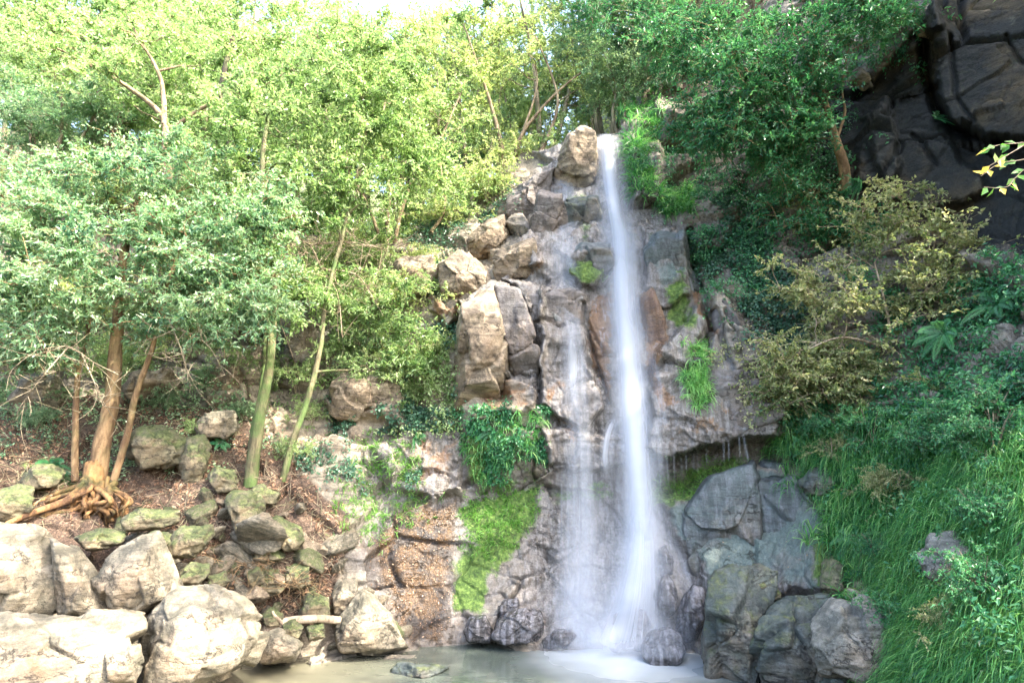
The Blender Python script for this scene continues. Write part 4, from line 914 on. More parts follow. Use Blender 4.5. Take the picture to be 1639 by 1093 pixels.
for row, (Yb, x0, x1, dx) in enumerate([(13.2, -13, .2, 1.45), (15.0, -15, 1.2, 1.9), (17.5, -18, 3.2, 2.4), (21, -22, 5, 3.0), (26, -27, 7, 3.8)]):
    x = x0
    while x < x1:
        spots.append((x + r_.normal() * .35, Yb + r_.uniform(-.5, .9), row)); x += dx * r_.uniform(.8, 1.2)
for X, Yw, row in spots:
    gap = abs(X - 1.7 - (Yw - 12) * .13) < .9        # the stream bed stays open
    if gap and Yw < 16: continue
    if X > 3.2 and Yw < 14: continue
    right = X > -3.5
    k = int(r_.choice([2, 3, 0, 4], p=[.38, .3, .22, .1])) if right else int(r_.choice([0, 1, 3, 4], p=[.38, .35, .12, .15]))
    s = r_.uniform(.8, 1.15) * (1.0 if row else .85) * (1.3 if row > 2 and X < 0 else 1.0) * (0.85 if right else 1.0)
    tree_at(X, Yw, k, s, r_.uniform(0, 6.28))

# trees of the right rim and behind the lip
for X, Yw, k, s in [(3.4,13.2,1,.8),(4.2,14.6,0,.95),(5.2,13.6,4,1.2),(3.0,15.5,4,1.1),(6.4,14.4,1,1.0),(2.9,13.0,4,.6),(5.0,16.5,3,1.0),(7.5,15.5,0,1.1)]:
    tree_at(X, Yw, k, s, X * 3.1)

# unseen trees added on the right-hand wall so their crowns shade the hollow
for X, Yw, z, k, s in [(10.6,6.6,7.6,1,.95),(11.6,8.6,10.5,0,1.1),(9.4,4.3,6.4,0,.85),(12.6,10.0,15,1,1.0),(9.0,5.2,6.6,1,.7),(10.0,4.9,8.0,1,.9),(10.4,5.8,9.0,1,1.0),(8.8,3.3,5.6,0,.8),(11.6,7.2,11.5,1,1.0)]:
    tree_at(X, Yw, k, s, X * 2.3, z)
rq = np.random.default_rng(31)
d_ = unit(rq.normal(size=(130, 3))) * (rq.random((130, 1)) ** .4)  # clumps of an unseen canopy, added to dapple the left bank
plant('added_shade_tree', 'unseen tree added high over the pool to dapple the left bank', 'tree', (8.6, 2.2, 4.0), [(np.array([(8.6,2.2,4.0),(7.9,2.5,6.2),(6.6,2.9,8.4),(4.8,3.1,10.4),(3.2,3.2,11.8)]), .16, .05)],
      np.concatenate([d_[:105] * np.array([2.8, 3.6, 1.2]) + np.array([3.9, 3.8, 12.4]), d_[105:] * np.array([1.5, 1.2, 1.0]) + np.array([6.6, 2.8, 10.0])]), L_LIME, B_GREY, 33, leaf=.10, per=300, spread=.30)

for X, Yw, k, s in [(-5.2,19.2,1,1.25),(-3.4,18.4,0,1.3),(-1.9,20.0,1,1.3),(-6.8,20.5,0,1.35),(-.6,21.5,3,1.3),(-4.2,22.5,1,1.5)]:
    tree_at(X, Yw, k, s, X * 4.7)
# ------------------------------------------------------------------ ground cover sampled on the real surface
def scatter(poly, n, rg, dens=None):
    poly = np.asarray(poly, float); o = []
    lo, hi = poly.min(0), poly.max(0); got = 0
    while got < n:
        q = rg.uniform(lo, hi, (n * 2, 2)); q = q[poly_sd(q[:, 0], q[:, 1], poly) + 38 * fbm(np.stack([q[:, 0] / 30, q[:, 1] / 30, 0 * q[:, 0]], -1), 3, 99) > rg.normal(size=n * 2) * 9]
        if dens is not None: q = q[rg.random(len(q)) < dens(q[:, 0], q[:, 1])]
        o.append(q); got += len(q)
    return np.concatenate(o)[:n]
def patchy(sc, seed, lo=-.15, hi=.25): return lambda x, y: sstep(lo, hi, fbm(np.stack([x / sc, y / sc, 0 * x], -1), 3, seed))
def blades(name, polys, mat, seed, ln=(.18, .4), wd=.012, droop=.5, seg=3, stand=.5, label=None, cat='grass', tone=(.45, .18), kind='stuff', dens=None, tuft=0, parent=None):
    rg = np.random.default_rng(seed)
    q = np.concatenate([scatter(p, n, rg, dens) for p, n in polys])
    if tuft:
        rep = np.repeat(q, tuft, 0); q = rep + rg.normal(size=rep.shape) * 2.2
    P_, N_ = lookup(q[:, 0], q[:, 1]); n = len(q)
    tuf = np.repeat(rg.normal(size=(n // max(tuft, 1) + 1, 3)), max(tuft, 1), 0)[:n] if tuft else rg.normal(size=(n, 3))
    d = unit(N_ * .75 + np.array([0, 0, stand]) + tuf * .38 + rg.normal(size=(n, 3)) * .45)
    L = rg.uniform(*ln, n); side = unit(np.cross(d, rg.normal(size=(n, 3))))
    pts = [P_ - d * .02]; cur = P_; dd = d
    for k in range(seg):
        cur = cur + dd * (L / seg)[:, None]; pts.append(cur)
        dd = unit(dd + np.array([0, 0, -droop * (k + 1) / seg * 1.6]))
    w = wd * rg.uniform(.7, 1.3, n)
    vs = []
    for k in range(seg + 1):
        ww = (w * [1, .95, .7, .35, .15][k] if k < seg else w * .06)[:, None]
        vs += [pts[k] - side * ww * .5, pts[k] + side * ww * .5]
    v = np.stack(vs, 1).reshape(-1, 3); m = 2 * (seg + 1)
    b = np.arange(n)[:, None] * m
    f = np.concatenate([b + np.array([2 * k, 2 * k + 1, 2 * k + 3, 2 * k + 2]) for k in range(seg)])
    tn = np.clip(tone[0] + tuf[:, 0] * tone[1] * .7 + rg.normal(size=n) * tone[1], 0, 1)
    o = obj(name, mesh(name, v, f, mat, smooth=True, fattr={'tone': np.tile(tn, seg)}), parent)
    if parent is None: tag(o, label, cat, kind=kind)
    return o
def cover(name, polys, mat, seed, leaf=.06, off=(.02, .14), aspect=.8, label=None, cat='ivy', tone=(.45, .2), kind='stuff', dens=None, hang=.5, out=.6):
    rg = np.random.default_rng(seed)
    q = np.concatenate([scatter(p, n, rg, dens) for p, n in polys]); n = len(q)
    P_, N_ = lookup(q[:, 0], q[:, 1])
    bump = np.clip(fbm(P_ * 2.2, 3, seed) + .35, 0, 1)[:, None]
    pos = P_ + N_ * (rg.uniform(*off, n)[:, None] * (.35 + 1.6 * bump))
    nr = unit(N_ * out + np.array([0, 0, .35]) + rg.normal(size=(n, 3)) * .45)
    d = rg.normal(size=(n, 3)) * .6 + np.array([0, 0, -hang]); d = unit(d - nr * np.sum(d * nr, -1, keepdims=True))
    sz = leaf * rg.uniform(.6, 1.35, n)
    v, f = leaf_arrays(pos, d, nr, sz, sz * aspect, .12)
    tn = np.clip(tone[0] + fbm(P_ * 1.6, 2, seed + 4) * .35 + rg.normal(size=n) * tone[1], 0, 1)
    o = obj(name, mesh(name, v, f, mat, smooth=False, fattr={'tone': tn}))
    return tag(o, label, cat, kind=kind)
# grass of the right bank
GR = [(1218,700),(1330,690),(1420,672),(1520,690),(1720,660),(1720,1140),(1430,1140),(1418,1060),(1420,980),(1370,930),(1352,890),(1310,850),(1300,800),(1262,752)]
blades('bank_grass', [(GR, 3600)], L_GRASS, 1, (.24, .62), .015, 1.15, 4, .8, 'long drooping green grass covering the right bank', 'grass', tuft=14, tone=(.45, .24), dens=patchy(22, 31, -.5, .15))
blades('bank_grass', [([(1400,900),(1720,760),(1720,1140),(1420,1140)], 1500), (GR, 650)], L_GRASSL, 2, (.25, .5), .010, .95, 4, .8, 'paler fine grass mixed into the near right bank', 'grass', tuft=6, tone=(.35, .17))
blades('ledge_grass', [([(1090,545),(1135,540),(1140,640),(1118,655),(1100,600)], 160)], L_GRASS, 3, (.15, .35), .014, .8, 4, .1, 'bright grass hanging down the ledge right of the fall', 'grass', tuft=7, tone=(.7, .15))
blades('ledge_grass', [([(990,165),(1040,152),(1060,185),(1030,255),(1000,250)], 170), ([(1010,260),(1050,270),(1110,340),(1080,350),(1030,320)], 190), ([(1060,215),(1120,200),(1130,235),(1070,250)], 90)], L_GRASS, 4, (.2, .5), .018, .85, 4, .1, 'tufts of green grass hanging from the cliff right of the lip', 'grass', tuft=8, tone=(.5, .18))
blades('ledge_grass', [([(738,672),(866,655),(872,740),(800,768),(745,775)], 230)], L_GRASS, 5, (.12, .3), .014, .85, 4, .1, 'dense grass and fern fringe on the shaded ledge left of the fall', 'grass', tuft=7, tone=(.45, .18))
blades('moss_grass', [([(735,805),(865,765),(860,830),(780,900),(740,880)], 300)], L_GRASSL, 6, (.05, .13), .010, .6, 3, .3, 'short bright moss grass on the wet slope left of the fall', 'moss', tuft=7, tone=(.45, .16))
blades('moss_grass', [([(540,770),(600,740),(720,790),(640,840),(600,880),(530,880)], 300), ([(560,700),(640,690),(690,740),(600,760)], 150)], L_GRASSL, 7, (.06, .16), .010, .6, 3, .3, 'thin grass on the sunlit foot of the left wall', 'grass', tuft=6, tone=(.5, .18))
blades('moss_grass', [([(1035,785),(1070,745),(1180,728),(1240,735),(1180,750),(1100,800)], 260)], L_GRASSL, 8, (.03, .08), .008, .6, 3, .3, 'low moss under the overhang right of the fall', 'moss', tuft=6, tone=(.45, .16))
# ivy
cover('ivy', [([(1105,345),(1180,310),(1240,330),(1250,440),(1230,520),(1150,490),(1125,420)], 9000), ([(1160,450),(1260,420),(1330,480),(1330,600),(1240,600)], 7000)], L_IVY, 11, .055, (.02, .12), .85, 'dark ivy creeping over the cliff right of the fall', dens=patchy(45, 3, -.3, .2))
cover('ivy', [([(1060,180),(1240,130),(1400,330),(1420,480),(1300,420),(1180,320),(1090,330)], 13000)], L_DEEP, 12, .06, (.03, .2), .6, 'leafy creeper below the overhanging tree on the right', 'creeper', dens=patchy(60, 5, -.35, .15))
cover('ivy', [([(640,500),(740,490),(735,660),(690,690),(600,640)], 4200), ([(690,430),(740,420),(760,470),(720,500)], 700), ([(560,400),(760,330),(860,280),(820,330),(720,410),(600,430)], 3600)], L_IVY, 13, .055, (.02, .12), .8, 'ivy on the sunlit wall left of the fall', dens=patchy(45, 7, -.15, .25), tone=(.6, .2))
cover('ivy', [([(735,670),(868,650),(876,745),(745,770)], 5200)], L_DEEP, 14, .05, (.03, .16), .6, 'small dark leaves on the ledge left of the fall', 'creeper', dens=patchy(40, 8), tone=(.35, .2))
cover('ivy', [([(500,640),(640,640),(720,700),(640,800),(520,790),(470,720)], 2600)], L_IVY, 15, .05, (.02, .1), .7, 'scattered small leaves on the brown wall behind the leaning sapling', 'creeper', dens=patchy(45, 9, 0.0, .35), tone=(.55, .2))
cover('ivy', [([(1420,470),(1720,400),(1720,700),(1500,690),(1330,690),(1225,690),(1215,620),(1330,560)], 15000)], L_DEEP, 16, .07, (.03, .25), .5, 'mass of dark green leaves above the grass on the right', 'creeper', dens=patchy(60, 10, -.4, .1), tone=(.4, .2))
cover('ivy', [([(-60,480),(330,460),(440,560),(420,640),(300,640),(-60,650)], 4200)], L_TEAL, 17, .07, (.05, .3), .5, 'leafy undergrowth on the bank behind the trees at the left', 'undergrowth', dens=patchy(60, 11, -.1, .3), tone=(.55, .2), hang=.1)
cover('ivy', [([(330,440),(560,400),(740,410),(745,560),(735,690),(560,700),(440,640),(330,560)], 9500)], L_LIME, 43, .065, (.02, .22), .5, 'light green creepers hanging over the sunlit left wall', 'creeper', dens=patchy(55, 44, -.12, .25), tone=(.5, .22))
cover('ivy', [([(90,600),(330,590),(345,690),(240,760),(120,770),(60,700)], 2200)], L_TEAL, 45, .06, (.04, .25), .5, 'seedlings and low leaves round the feet of the three stems', 'undergrowth', dens=patchy(40, 46, 0, .35), tone=(.5, .22), hang=.1)
# litter
cover('leaf_litter', [([(-40,650),(430,650),(480,760),(560,860),(540,950),(420,1000),(300,900),(200,870),(-40,800)], 9000)], L_DRY, 18, .075, (.0, .03), .3, 'brown dead leaves and needles strewn over the left bank', 'leaf litter', dens=patchy(30, 12, -.3, .2), hang=0)
cover('leaf_litter', [([(560,860),(640,800),(740,830),(730,1010),(640,1020)], 550), ([(1140,760),(1420,900),(1420,1080),(1140,1080)], 120)], L_DRY, 19, .035, (.0, .012), .5, 'orange leaves stuck to the wet foot of the wall', 'leaf litter', hang=0, tone=(.7, .2))
rg = np.random.default_rng(55)
q = scatter([(-40,650),(430,650),(480,760),(580,880),(540,950),(420,1000),(300,900),(200,870),(-40,800)], 1500, rg)
TP, TN = lookup(q[:, 0], q[:, 1]); T = Tubes(3)
for k in range(len(q)):
    d = rg.normal(size=3); d -= TN[k] * (d @ TN[k]) * .8; d = d / np.linalg.norm(d) * rg.uniform(.08, .45)
    T.add([TP[k] + TN[k] * .015, TP[k] + TN[k] * .04 + d * .5 + rg.normal(size=3) * .02, TP[k] + TN[k] * .03 + d], [.006, .005, .002])
tag(obj('fallen_twigs', T.mesh('fallen_twigs', B_GREY)), 'thin fallen twigs strewn over the left bank', 'twigs', kind='stuff')
# ------------------------------------------------------------------ right-hand shrubs and trees
rg = np.random.default_rng(9)
yr = on(1352, 305)
plant('cliff_tree', 'tree with tan crooked trunk leaning out over the cliff on the right', 'tree', P(1352, 306, yr - .05),
      [(px_pts((1354,310,yr-.02),(1350,265,yr-.25),(1336,220,yr-.4),(1320,165,yr-.5),(1300,110,yr-.6),(1260,40,yr-.7)), .105, .035), (px_pts((1338,225,yr-.4),(1352,180,yr-.5),(1348,140,yr-.5),(1360,60,yr-.6)), .028, .014), (px_pts((1330,200,yr-.4),(1270,150,yr-.6),(1190,110,yr-.6),(1130,60,yr-.5)), .05, .02)],
      np.concatenate([blob(rg, 60, 1230, 70, 140, 90, yr - .7, .9), blob(rg, 40, 1380, 20, 110, 50, yr - .9, .7), blob(rg, 40, 1190, 160, 90, 90, yr - .4, .6), blob(rg, 20, 1270, 200, 60, 60, yr - .7, .4), blob(rg, 14, 1290, 130, 60, 60, yr - .6, .5), blob(rg, 40, 1110, 60, 80, 70, yr + .3, .7), blob(rg, 24, 1130, 190, 60, 60, yr + .1, .4), blob(rg, 20, 1240, 240, 60, 50, yr - .3, .4)]), L_DEEP, B_TAN, 21, leaf=.075, per=230, spread=.24, tone=.5, droop=.3)
# feathery branch reaching in over the lip from the rim above
plant('rim_tree', 'dark feathery tree leaning in from the rim above and right of the lip', 'tree', (4.3, 12.6, 12.4), [(np.array([(4.3,12.6,12.2),(4.0,12.3,14.0),(3.5,11.9,15.6),(2.9,11.6,16.8)]), .09, .03)],
      np.concatenate([blob(rg, 40, 1010, 20, 90, 60, 12.0, .7), blob(rg, 26, 1080, 90, 50, 60, 12.4, .5), blob(rg, 16, 940, 10, 50, 40, 11.8, .5)]), L_DEEP, B_GREY, 27, leaf=.085, per=170, spread=.26, tone=.45, droop=.35, aspect=.25)
yq = on(1290, 350)
plant('cliff_shrub', 'dark leafy shrub round the foot of the crooked tree', 'shrub', P(1330, 370, yq), [(px_pts((1330,385,yq),(1320,350,yq-.2),(1300,300,yq-.4)), .03, .012), (px_pts((1330,380,yq),(1380,330,yq-.4),(1390,300,yq-.5)), .02, .01)],
      np.concatenate([blob(rg, 26, 1300, 330, 90, 60, yq - .4, .4), blob(rg, 12, 1390, 330, 50, 60, yq - .6, .3), blob(rg, 12, 1260, 260, 50, 60, yq - .2, .3)]), L_DEEP, B_TAN, 22, stem_name='stem', leaf=.07, per=180, spread=.2, tone=.4)
yo = on(1420, 470)
plant('cliff_shrub', 'sprawling olive and tan twiggy shrub on the cliff below the crooked tree', 'shrub', P(1430, 560, yo - .3), [(px_pts((1430,570,yo-.3),(1420,500,yo-.5),(1400,420,yo-.6)), .03, .01), (px_pts((1430,560,yo-.3),(1480,470,yo-.6),(1500,360,yo-.7)), .025, .01), (px_pts((1430,560,yo-.3),(1350,540,yo-.6),(1290,560,yo-.5)), .025, .01)],
      np.concatenate([blob(rg, 30, 1430, 350, 110, 65, yo - .7, .3), blob(rg, 38, 1420, 470, 140, 80, yo - .6, .35), blob(rg, 40, 1310, 570, 100, 50, yo - .3, .3), blob(rg, 34, 1520, 430, 90, 80, yo - .9, .3), blob(rg, 16, 1290, 450, 60, 60, yo - .2, .25)]), L_OLIVE, B_DEAD, 23, stem_name='stem', leaf=.06, per=120, spread=.24, tone=.5, droop=.1, aspect=.6)
yo2 = on(1330, 620)
plant('cliff_shrub', 'olive shrub spilling over the top of the grass right of the ledge', 'shrub', P(1340, 660, yo2 - .1), [(px_pts((1340,665,yo2-.1),(1310,620,yo2-.4),(1260,590,yo2-.4)), .02, .008), (px_pts((1340,660,yo2-.1),(1420,620,yo2-.5),(1490,600,yo2-.9)), .02, .008)],
      np.concatenate([blob(rg, 40, 1280, 615, 75, 50, yo2 - .3, .25), blob(rg, 40, 1390, 610, 95, 50, yo2 - .6, .3), blob(rg, 26, 1520, 620, 90, 35, yo2 - 1.2, .3)]), L_OLIVE, B_DEAD, 24, stem_name='stem', leaf=.055, per=130, spread=.2, tone=.35, aspect=.6)
# branch with yellow leaves reaching in from the right, near the camera
sp_ = empty('hanging_branch', P(1700, 250, 4.2).tolist(), 'thin branch with yellow and green leaves reaching in from the right edge', 'branch')
o = P(1700, 250, 4.2); T = Tubes(5); rs = np.random.default_rng(4); lp, ld, lt = [], [], []
for pts in [[(1720,215,4.2),(1640,228,4.15),(1600,232,4.15),(1578,240,4.1)], [(1720,235,4.2),(1640,255,4.2),(1600,262,4.2),(1570,282,4.15)], [(1730,260,4.3),(1650,268,4.2),(1625,285,4.2),(1610,300,4.15),(1575,300,4.15)], [(1640,232,4.15),(1610,250,4.1),(1580,268,4.1)]]:
    c = curve(px_pts(*pts), 8) - o; T.add(c, np.linspace(.006, .002, len(c)))
    for k in range(6, len(c), 2):
        lp.append(c[k]); ld.append(unit((rs.normal(size=3) * .6 + [-.5, 0, -.7])[None])[0]); lt.append(1.0 if rs.random() < (.5 if k > len(c) * .6 else .1) else rs.uniform(.1, .6))
obj('twig', T.mesh('twig', B_DEAD), sp_)
lp, ld = np.array(lp), np.array(ld); nr = unit(rs.normal(size=lp.shape) * .4 + np.array([0, -1, .4]))
v, f = leaf_arrays(lp, ld, nr, .085, .05, .1); obj('leaves', mesh('leaves', v, f, L_SPRIG, smooth=False, fattr={'tone': lt}), sp_)
# ferns
def fern(px, py, n, ln, label, seed, off=.1, mat=None):
    r = np.random.default_rng(seed); o = np.array(surf(px, py, off)); _, nn = lookup(np.array(float(px)), np.array(float(py)))
    e = empty('fern', o.tolist(), label, 'fern', None)
    for k in range(n):
        a = 2 * np.pi * k / n + r.uniform(-.2, .2); u = unit(np.cross(nn, [0, 0, 1.0])[None])[0]; w = np.cross(u, nn)
        d = unit((u * math.cos(a) + w * math.sin(a) + nn * .9)[None])[0]; L = ln * r.uniform(.75, 1.15)
        t = np.linspace(0, 1, 12)[:, None]; c = d * L * t + np.array([0, 0, -1.0]) * L * .55 * t ** 2
        T = Tubes(3); T.add(c, np.linspace(.005, .001, 12))
        V_, F_ = [np.concatenate(T.v)], [np.concatenate(T.f)]; kk = T.k
        tt = np.linspace(.12, .98, 26); b = np.stack([np.interp(tt, t[:, 0], c[:, i]) for i in range(3)], -1); tg = unit(np.gradient(b, axis=0)); sd = unit(np.cross(tg, nn))
        for s in (-1, 1):
            pl = L * .22 * np.sin(np.pi * (tt * .85 + .12)); v, f = leaf_arrays(b, sd * s + tg * .45 + np.array([0, 0, -.15]), nn + 0 * b, pl, L * .034, .05)
            V_.append(v); F_.append(f + kk); kk += len(v)
        vv = np.concatenate(V_); ff = np.concatenate(F_)
        obj('frond', mesh('frond', vv, ff, mat or L_DEEP, smooth=False, fattr={'tone': np.full(len(ff), r.uniform(.35, .8))}), e)
    return e
for k, (px, py, n, ln, lb) in enumerate([(1590, 480, 9, .45, 'fern high on the right bank, at the edge of the olive shrub'), (1610, 560, 9, .42, 'fern on the dark leafy bank near the right edge, below the higher fern'), (1520, 540, 8, .4, 'fern hanging between the olive shrub and the dark leaves'),
    (1560, 770, 7, .28, 'small fern in the middle of the long grass'), (1560, 900, 6, .3, 'broad-leaved fern growing against the light grey boulder in the grass'), (75, 745, 9, .4, 'fern on the mossy hump above the spreading roots'), (350, 715, 6, .22, 'small green fern on the brown needles between the trunks'), (1480, 610, 8, .36, 'fern under the olive shrub above the grass')]):
    fern(px, py, n, ln, lb, 60 + k)
# bare wood
def bare(name, label, cat, roots, seed, r0=.018, twigs=26, sp=.35, mat=None, part='limb'):
    r = np.random.default_rng(seed); o = P(*roots[0][0]); e = empty(name, o.tolist(), label, cat)
    T = Tubes(6); K = Tubes(4)
    for pts in roots:
        c = curve(px_pts(*pts), 8) - o; T.add(c, np.linspace(r0, r0 * .35, len(c)))
        for _ in range(twigs):
            a = c[r.integers(2, len(c))]; d = r.normal(size=3) * sp; d[2] -= sp * .3; m = a + d * .5 + r.normal(size=3) * .05
            tw = curve([a, m, a + d], 4); K.add(tw, np.linspace(.006, .002, len(tw)))
            b = a + d * .6; d2 = r.normal(size=3) * sp * .5; K.add([b, b + d2 * .5 + r.normal(size=3) * .02, b + d2], [.004, .003, .0015])
    obj(part, T.mesh(part, mat or B_DEAD), e); obj('twigs', K.mesh('twigs', mat or B_DEAD), e); return e
bare('dead_branch', 'bleached bare branch forking down in front of the rock left of the fall', 'branch', [[(452,368,10.3),(495,392,10.2),(515,430,10.1),(540,470,10.0),(548,540,10.0)], [(495,392,10.2),(560,388,10.2),(620,400,10.3)], [(515,430,10.1),(570,440,10.1),(600,480,10.2)], [(470,380,10.2),(440,450,10.0),(450,520,9.9)]], 3, .017, 34, .45)
bare('dead_branch', 'tangle of pale dead twigs hanging under the crown by the three stems', 'branch', [[(190,600,8.2),(150,580,8.0),(110,555,7.9),(60,560,7.8)], [(130,565,8.0),(150,610,7.9),(165,650,7.9)], [(110,555,7.9),(70,600,7.8),(40,640,7.8)]], 4, .012, 15, .3, B_GREY)
bare('dead_branch', 'dead drooping twigs right of the three stems', 'branch', [[(270,510,8.2),(290,560,8.1),(300,600,8.1)], [(275,520,8.2),(330,550,8.2),(360,600,8.3)]], 5, .012, 18, .3, B_GREY)
bare('dead_branch', 'brown brush of dry twigs lying on the rubble', 'branch', [[(430,920,8.6),(460,935,8.6),(500,930,8.7)], [(360,900,8.6),(400,905,8.6),(440,900,8.6)]], 6, .008, 22, .22, B_TAN)
lg = empty('driftwood_log', P(430, 1004, 8.55).tolist(), 'pale fallen log lying across the stones by the pool', 'log')
o = P(430, 1004, 8.55); T = Tubes(9); c = curve(px_pts((425,1008,8.5),(455,996,8.55),(500,990,8.6),(545,992,8.75)), 8) - o; T.add(c, np.linspace(.075, .05, len(c)) * (1 + .15 * fbm(c * 6, 2, 4)))
obj('stem', T.mesh('stem', B_DEAD), lg); T = Tubes(6); c = curve(px_pts((452,997,8.5),(440,985,8.4),(436,978,8.4)), 5) - o; T.add(c, np.linspace(.03, .015, len(c))); obj('stub', T.mesh('stub', B_DEAD), lg)
# ------------------------------------------------------------------ undergrowth along the brow of the left wall
def shrub_model(k, mat, bark, leaf, sp=.26):
    r = np.random.default_rng(500 + k); st = []
    for s in range(4):
        a = r.uniform(0, 6.28); st.append((np.array([[0, 0, -.15], [math.cos(a) * .2, math.sin(a) * .2, .4], [math.cos(a) * .5, math.sin(a) * .5, .9]]), .02, .008))
    d = unit(r.normal(size=(34, 3))) * (r.random((34, 1)) ** .5); ce = np.array([[.55 * math.cos(q_), .55 * math.sin(q_), .3 + .5 * r.random()] for q_ in r.uniform(0, 6.28, 5)]); cl = d * [.5, .5, .38] + ce[r.integers(0, 5, 34)]; cl = np.concatenate([cl, r.normal(size=(10, 3)) * [.7, .7, .35] + [0, 0, .2]])
    s_, B, v, f, tn = grow(st, cl, 70 + k, leaf=leaf, per=120, spread=sp, tone=.5, r_tip=.004, droop=.45)
    return [T.mesh('stem', bark) for T in s_], B.mesh('branches', bark), mesh('crown', v, f, mat, smooth=False, fattr={'tone': tn})
SM = [shrub_model(0, L_LIME, B_GREY, .07), shrub_model(1, L_YELL, B_DEAD, .065, .3), shrub_model(2, L_TEAL, B_GREY, .07)]
SL = ['light green bush on the brow of the sunlit wall', 'dry yellow-green bush on the brow of the sunlit wall', 'blue-green bush on the brow of the sunlit wall']
def shrub_at(p, k, s, rz, label=None, group='bushes on the brow of the left wall'):
    e = empty('bush', list(p), label or SL[k], 'bush', group); e.scale = (s, s, s); e.rotation_euler = (0, 0, rz)
    for m in SM[k][0]: obj('stem', m, e)
    obj('branches', SM[k][1], e); obj('crown', SM[k][2], e)
r = np.random.default_rng(21)
for x in np.arange(-13, 1.0, .62):
    yw = 12.6 + r.uniform(-.3, 1.2); shrub_at((x, yw, float(hill(np.array(x), np.array(yw))) - .1), int(r.choice([0, 1, 2], p=[.45, .4, .15])), r.uniform(.7, 1.15), r.uniform(0, 6))
for px, py, k, s in [(500,470,0,.8),(560,520,0,.75),(600,560,0,.7),(470,540,2,.7),(640,500,1,.7),(350,470,1,.9),(250,460,0,.9),(150,520,1,.9),(60,520,1,1.),(680,590,0,.5),(560,430,1,.8),(660,430,1,.55),(430,430,0,.9),(520,600,0,.7),(600,500,1,.7),(700,560,1,.45),(610,620,0,.55),(540,470,1,.8),(380,540,1,.7),(300,560,1,.7),(200,600,0,.6),(20,600,1,.8),(100,440,0,1.),(-60,560,0,1.),(640,460,0,.5),(320,430,0,1.0),(690,480,0,.4),(720,370,1,.6),(790,320,0,.5),(480,620,0,.55),(560,580,2,.6),(640,580,1,.5),(600,450,0,.8),(450,500,1,.8),(400,600,0,.5),(340,620,2,.5),(660,640,0,.4),(150,620,0,.5),(90,650,2,.4),(500,680,0,.35)]:
    shrub_at(surf(px, py, .12), k, s, r.uniform(0, 6), 'bush clinging to the face of the sunlit wall below the brow', 'bushes on the face of the left wall')

# the grass bank is not all grass: broad leaves, ferns, dead stems
cover('ivy', [([(1240,700),(1400,690),(1700,690),(1700,1100),(1450,1100),(1400,930),(1320,820)], 3600)], L_DEEP, 40, .055, (.1, .35), .45, 'broad dark leaves growing through the grass of the right bank', 'undergrowth', dens=patchy(50, 41, .05, .35), tone=(.4, .25), hang=.4)
blades('dry_grass', [([(1240,700),(1400,690),(1700,690),(1700,1100),(1450,1100),(1400,930),(1320,820)], 110)], L_OLIVE, 41, (.25, .5), .008, 1.0, 4, .8, 'dry straw-coloured stems among the grass of the right bank', 'grass', tuft=5, tone=(.75, .2), dens=patchy(50, 42, 0, .3))
blades('bank_grass', [([(1466,935),(1570,930),(1580,965),(1470,970)], 60), ([(1405,960),(1440,960),(1450,1090),(1400,1090)], 60)], L_GRASS, 42, (.2, .4), .013, 1.0, 4, .9, 'grass tufts leaning over the edges of the right-hand boulders', 'grass', tuft=10, tone=(.55, .2))
r = np.random.default_rng(77)
for k in range(12):
    px, py = [(1330,730),(1400,760),(1470,720),(1590,720),(1440,850),(1620,800),(1500,800),(1590,1000),(1480,1010),(1370,860),(1630,690),(1290,720)][k]
    fern(px, py, 6, r.uniform(.22, .34), 'small fern scattered through the long grass of the right bank', 200 + k, .12)['group'] = 'ferns in the long grass'

cover('ivy', [([(1120,560),(1240,470),(1330,430),(1340,640),(1230,690),(1200,620)], 4200), ([(1240,330),(1330,300),(1420,400),(1300,430)], 3000)], L_OLIVE, 47, .055, (.02, .2), .65, 'pale olive leaves trailing over the cliff right of the ledge', 'creeper', dens=patchy(40, 48, -.1, .25), tone=(.5, .22))

# trees whose bare limbs show through the canopy
B_LIMB = bark_mat('bark_limb', (0.11, 0.075, 0.04), (0.30, 0.22, 0.13), 0.15)
rg = np.random.default_rng(41)
plant('limbed_tree', 'tree with pale limbs forking widely in the upper left of the canopy', 'tree', P(275, 345, 10.9), [(px_pts((275,350,10.9),(266,250,10.7),(262,190,10.6),(205,140,10.5),(125,95,10.4),(40,52,10.3)), .10, .012), (px_pts((263,200,10.6),(258,130,10.6),(228,70,10.6),(200,20,10.6)), .06, .010), (px_pts((264,215,10.6),(330,170,10.5),(400,150,10.5),(470,110,10.5)), .05, .010)],
      np.concatenate([blob(rg, 44, 100, 70, 130, 70, 10.3, .7), blob(rg, 22, 230, 30, 90, 60, 10.9, .6), blob(rg, 24, 420, 110, 100, 70, 10.9, .6)]), L_LIME, B_LIMB, 81, leaf=.08, per=150, spread=.22, tone=.55, rmin=.008)
plant('limbed_tree', 'dark stout trunk standing up in the middle of the left canopy', 'tree', P(358, 330, 11.0), [(px_pts((356,335,11.0),(364,270,10.9),(370,230,10.9),(352,160,10.9),(372,60,10.9)), .12, .05)],
      np.concatenate([blob(rg, 33, 370, 80, 90, 80, 11.2, .6)]), L_LIME, bark_mat('bark_dark', (0.03, 0.022, 0.014), (0.10, 0.075, 0.045), 0.3), 82, leaf=.08, per=140, spread=.22, tone=.5)
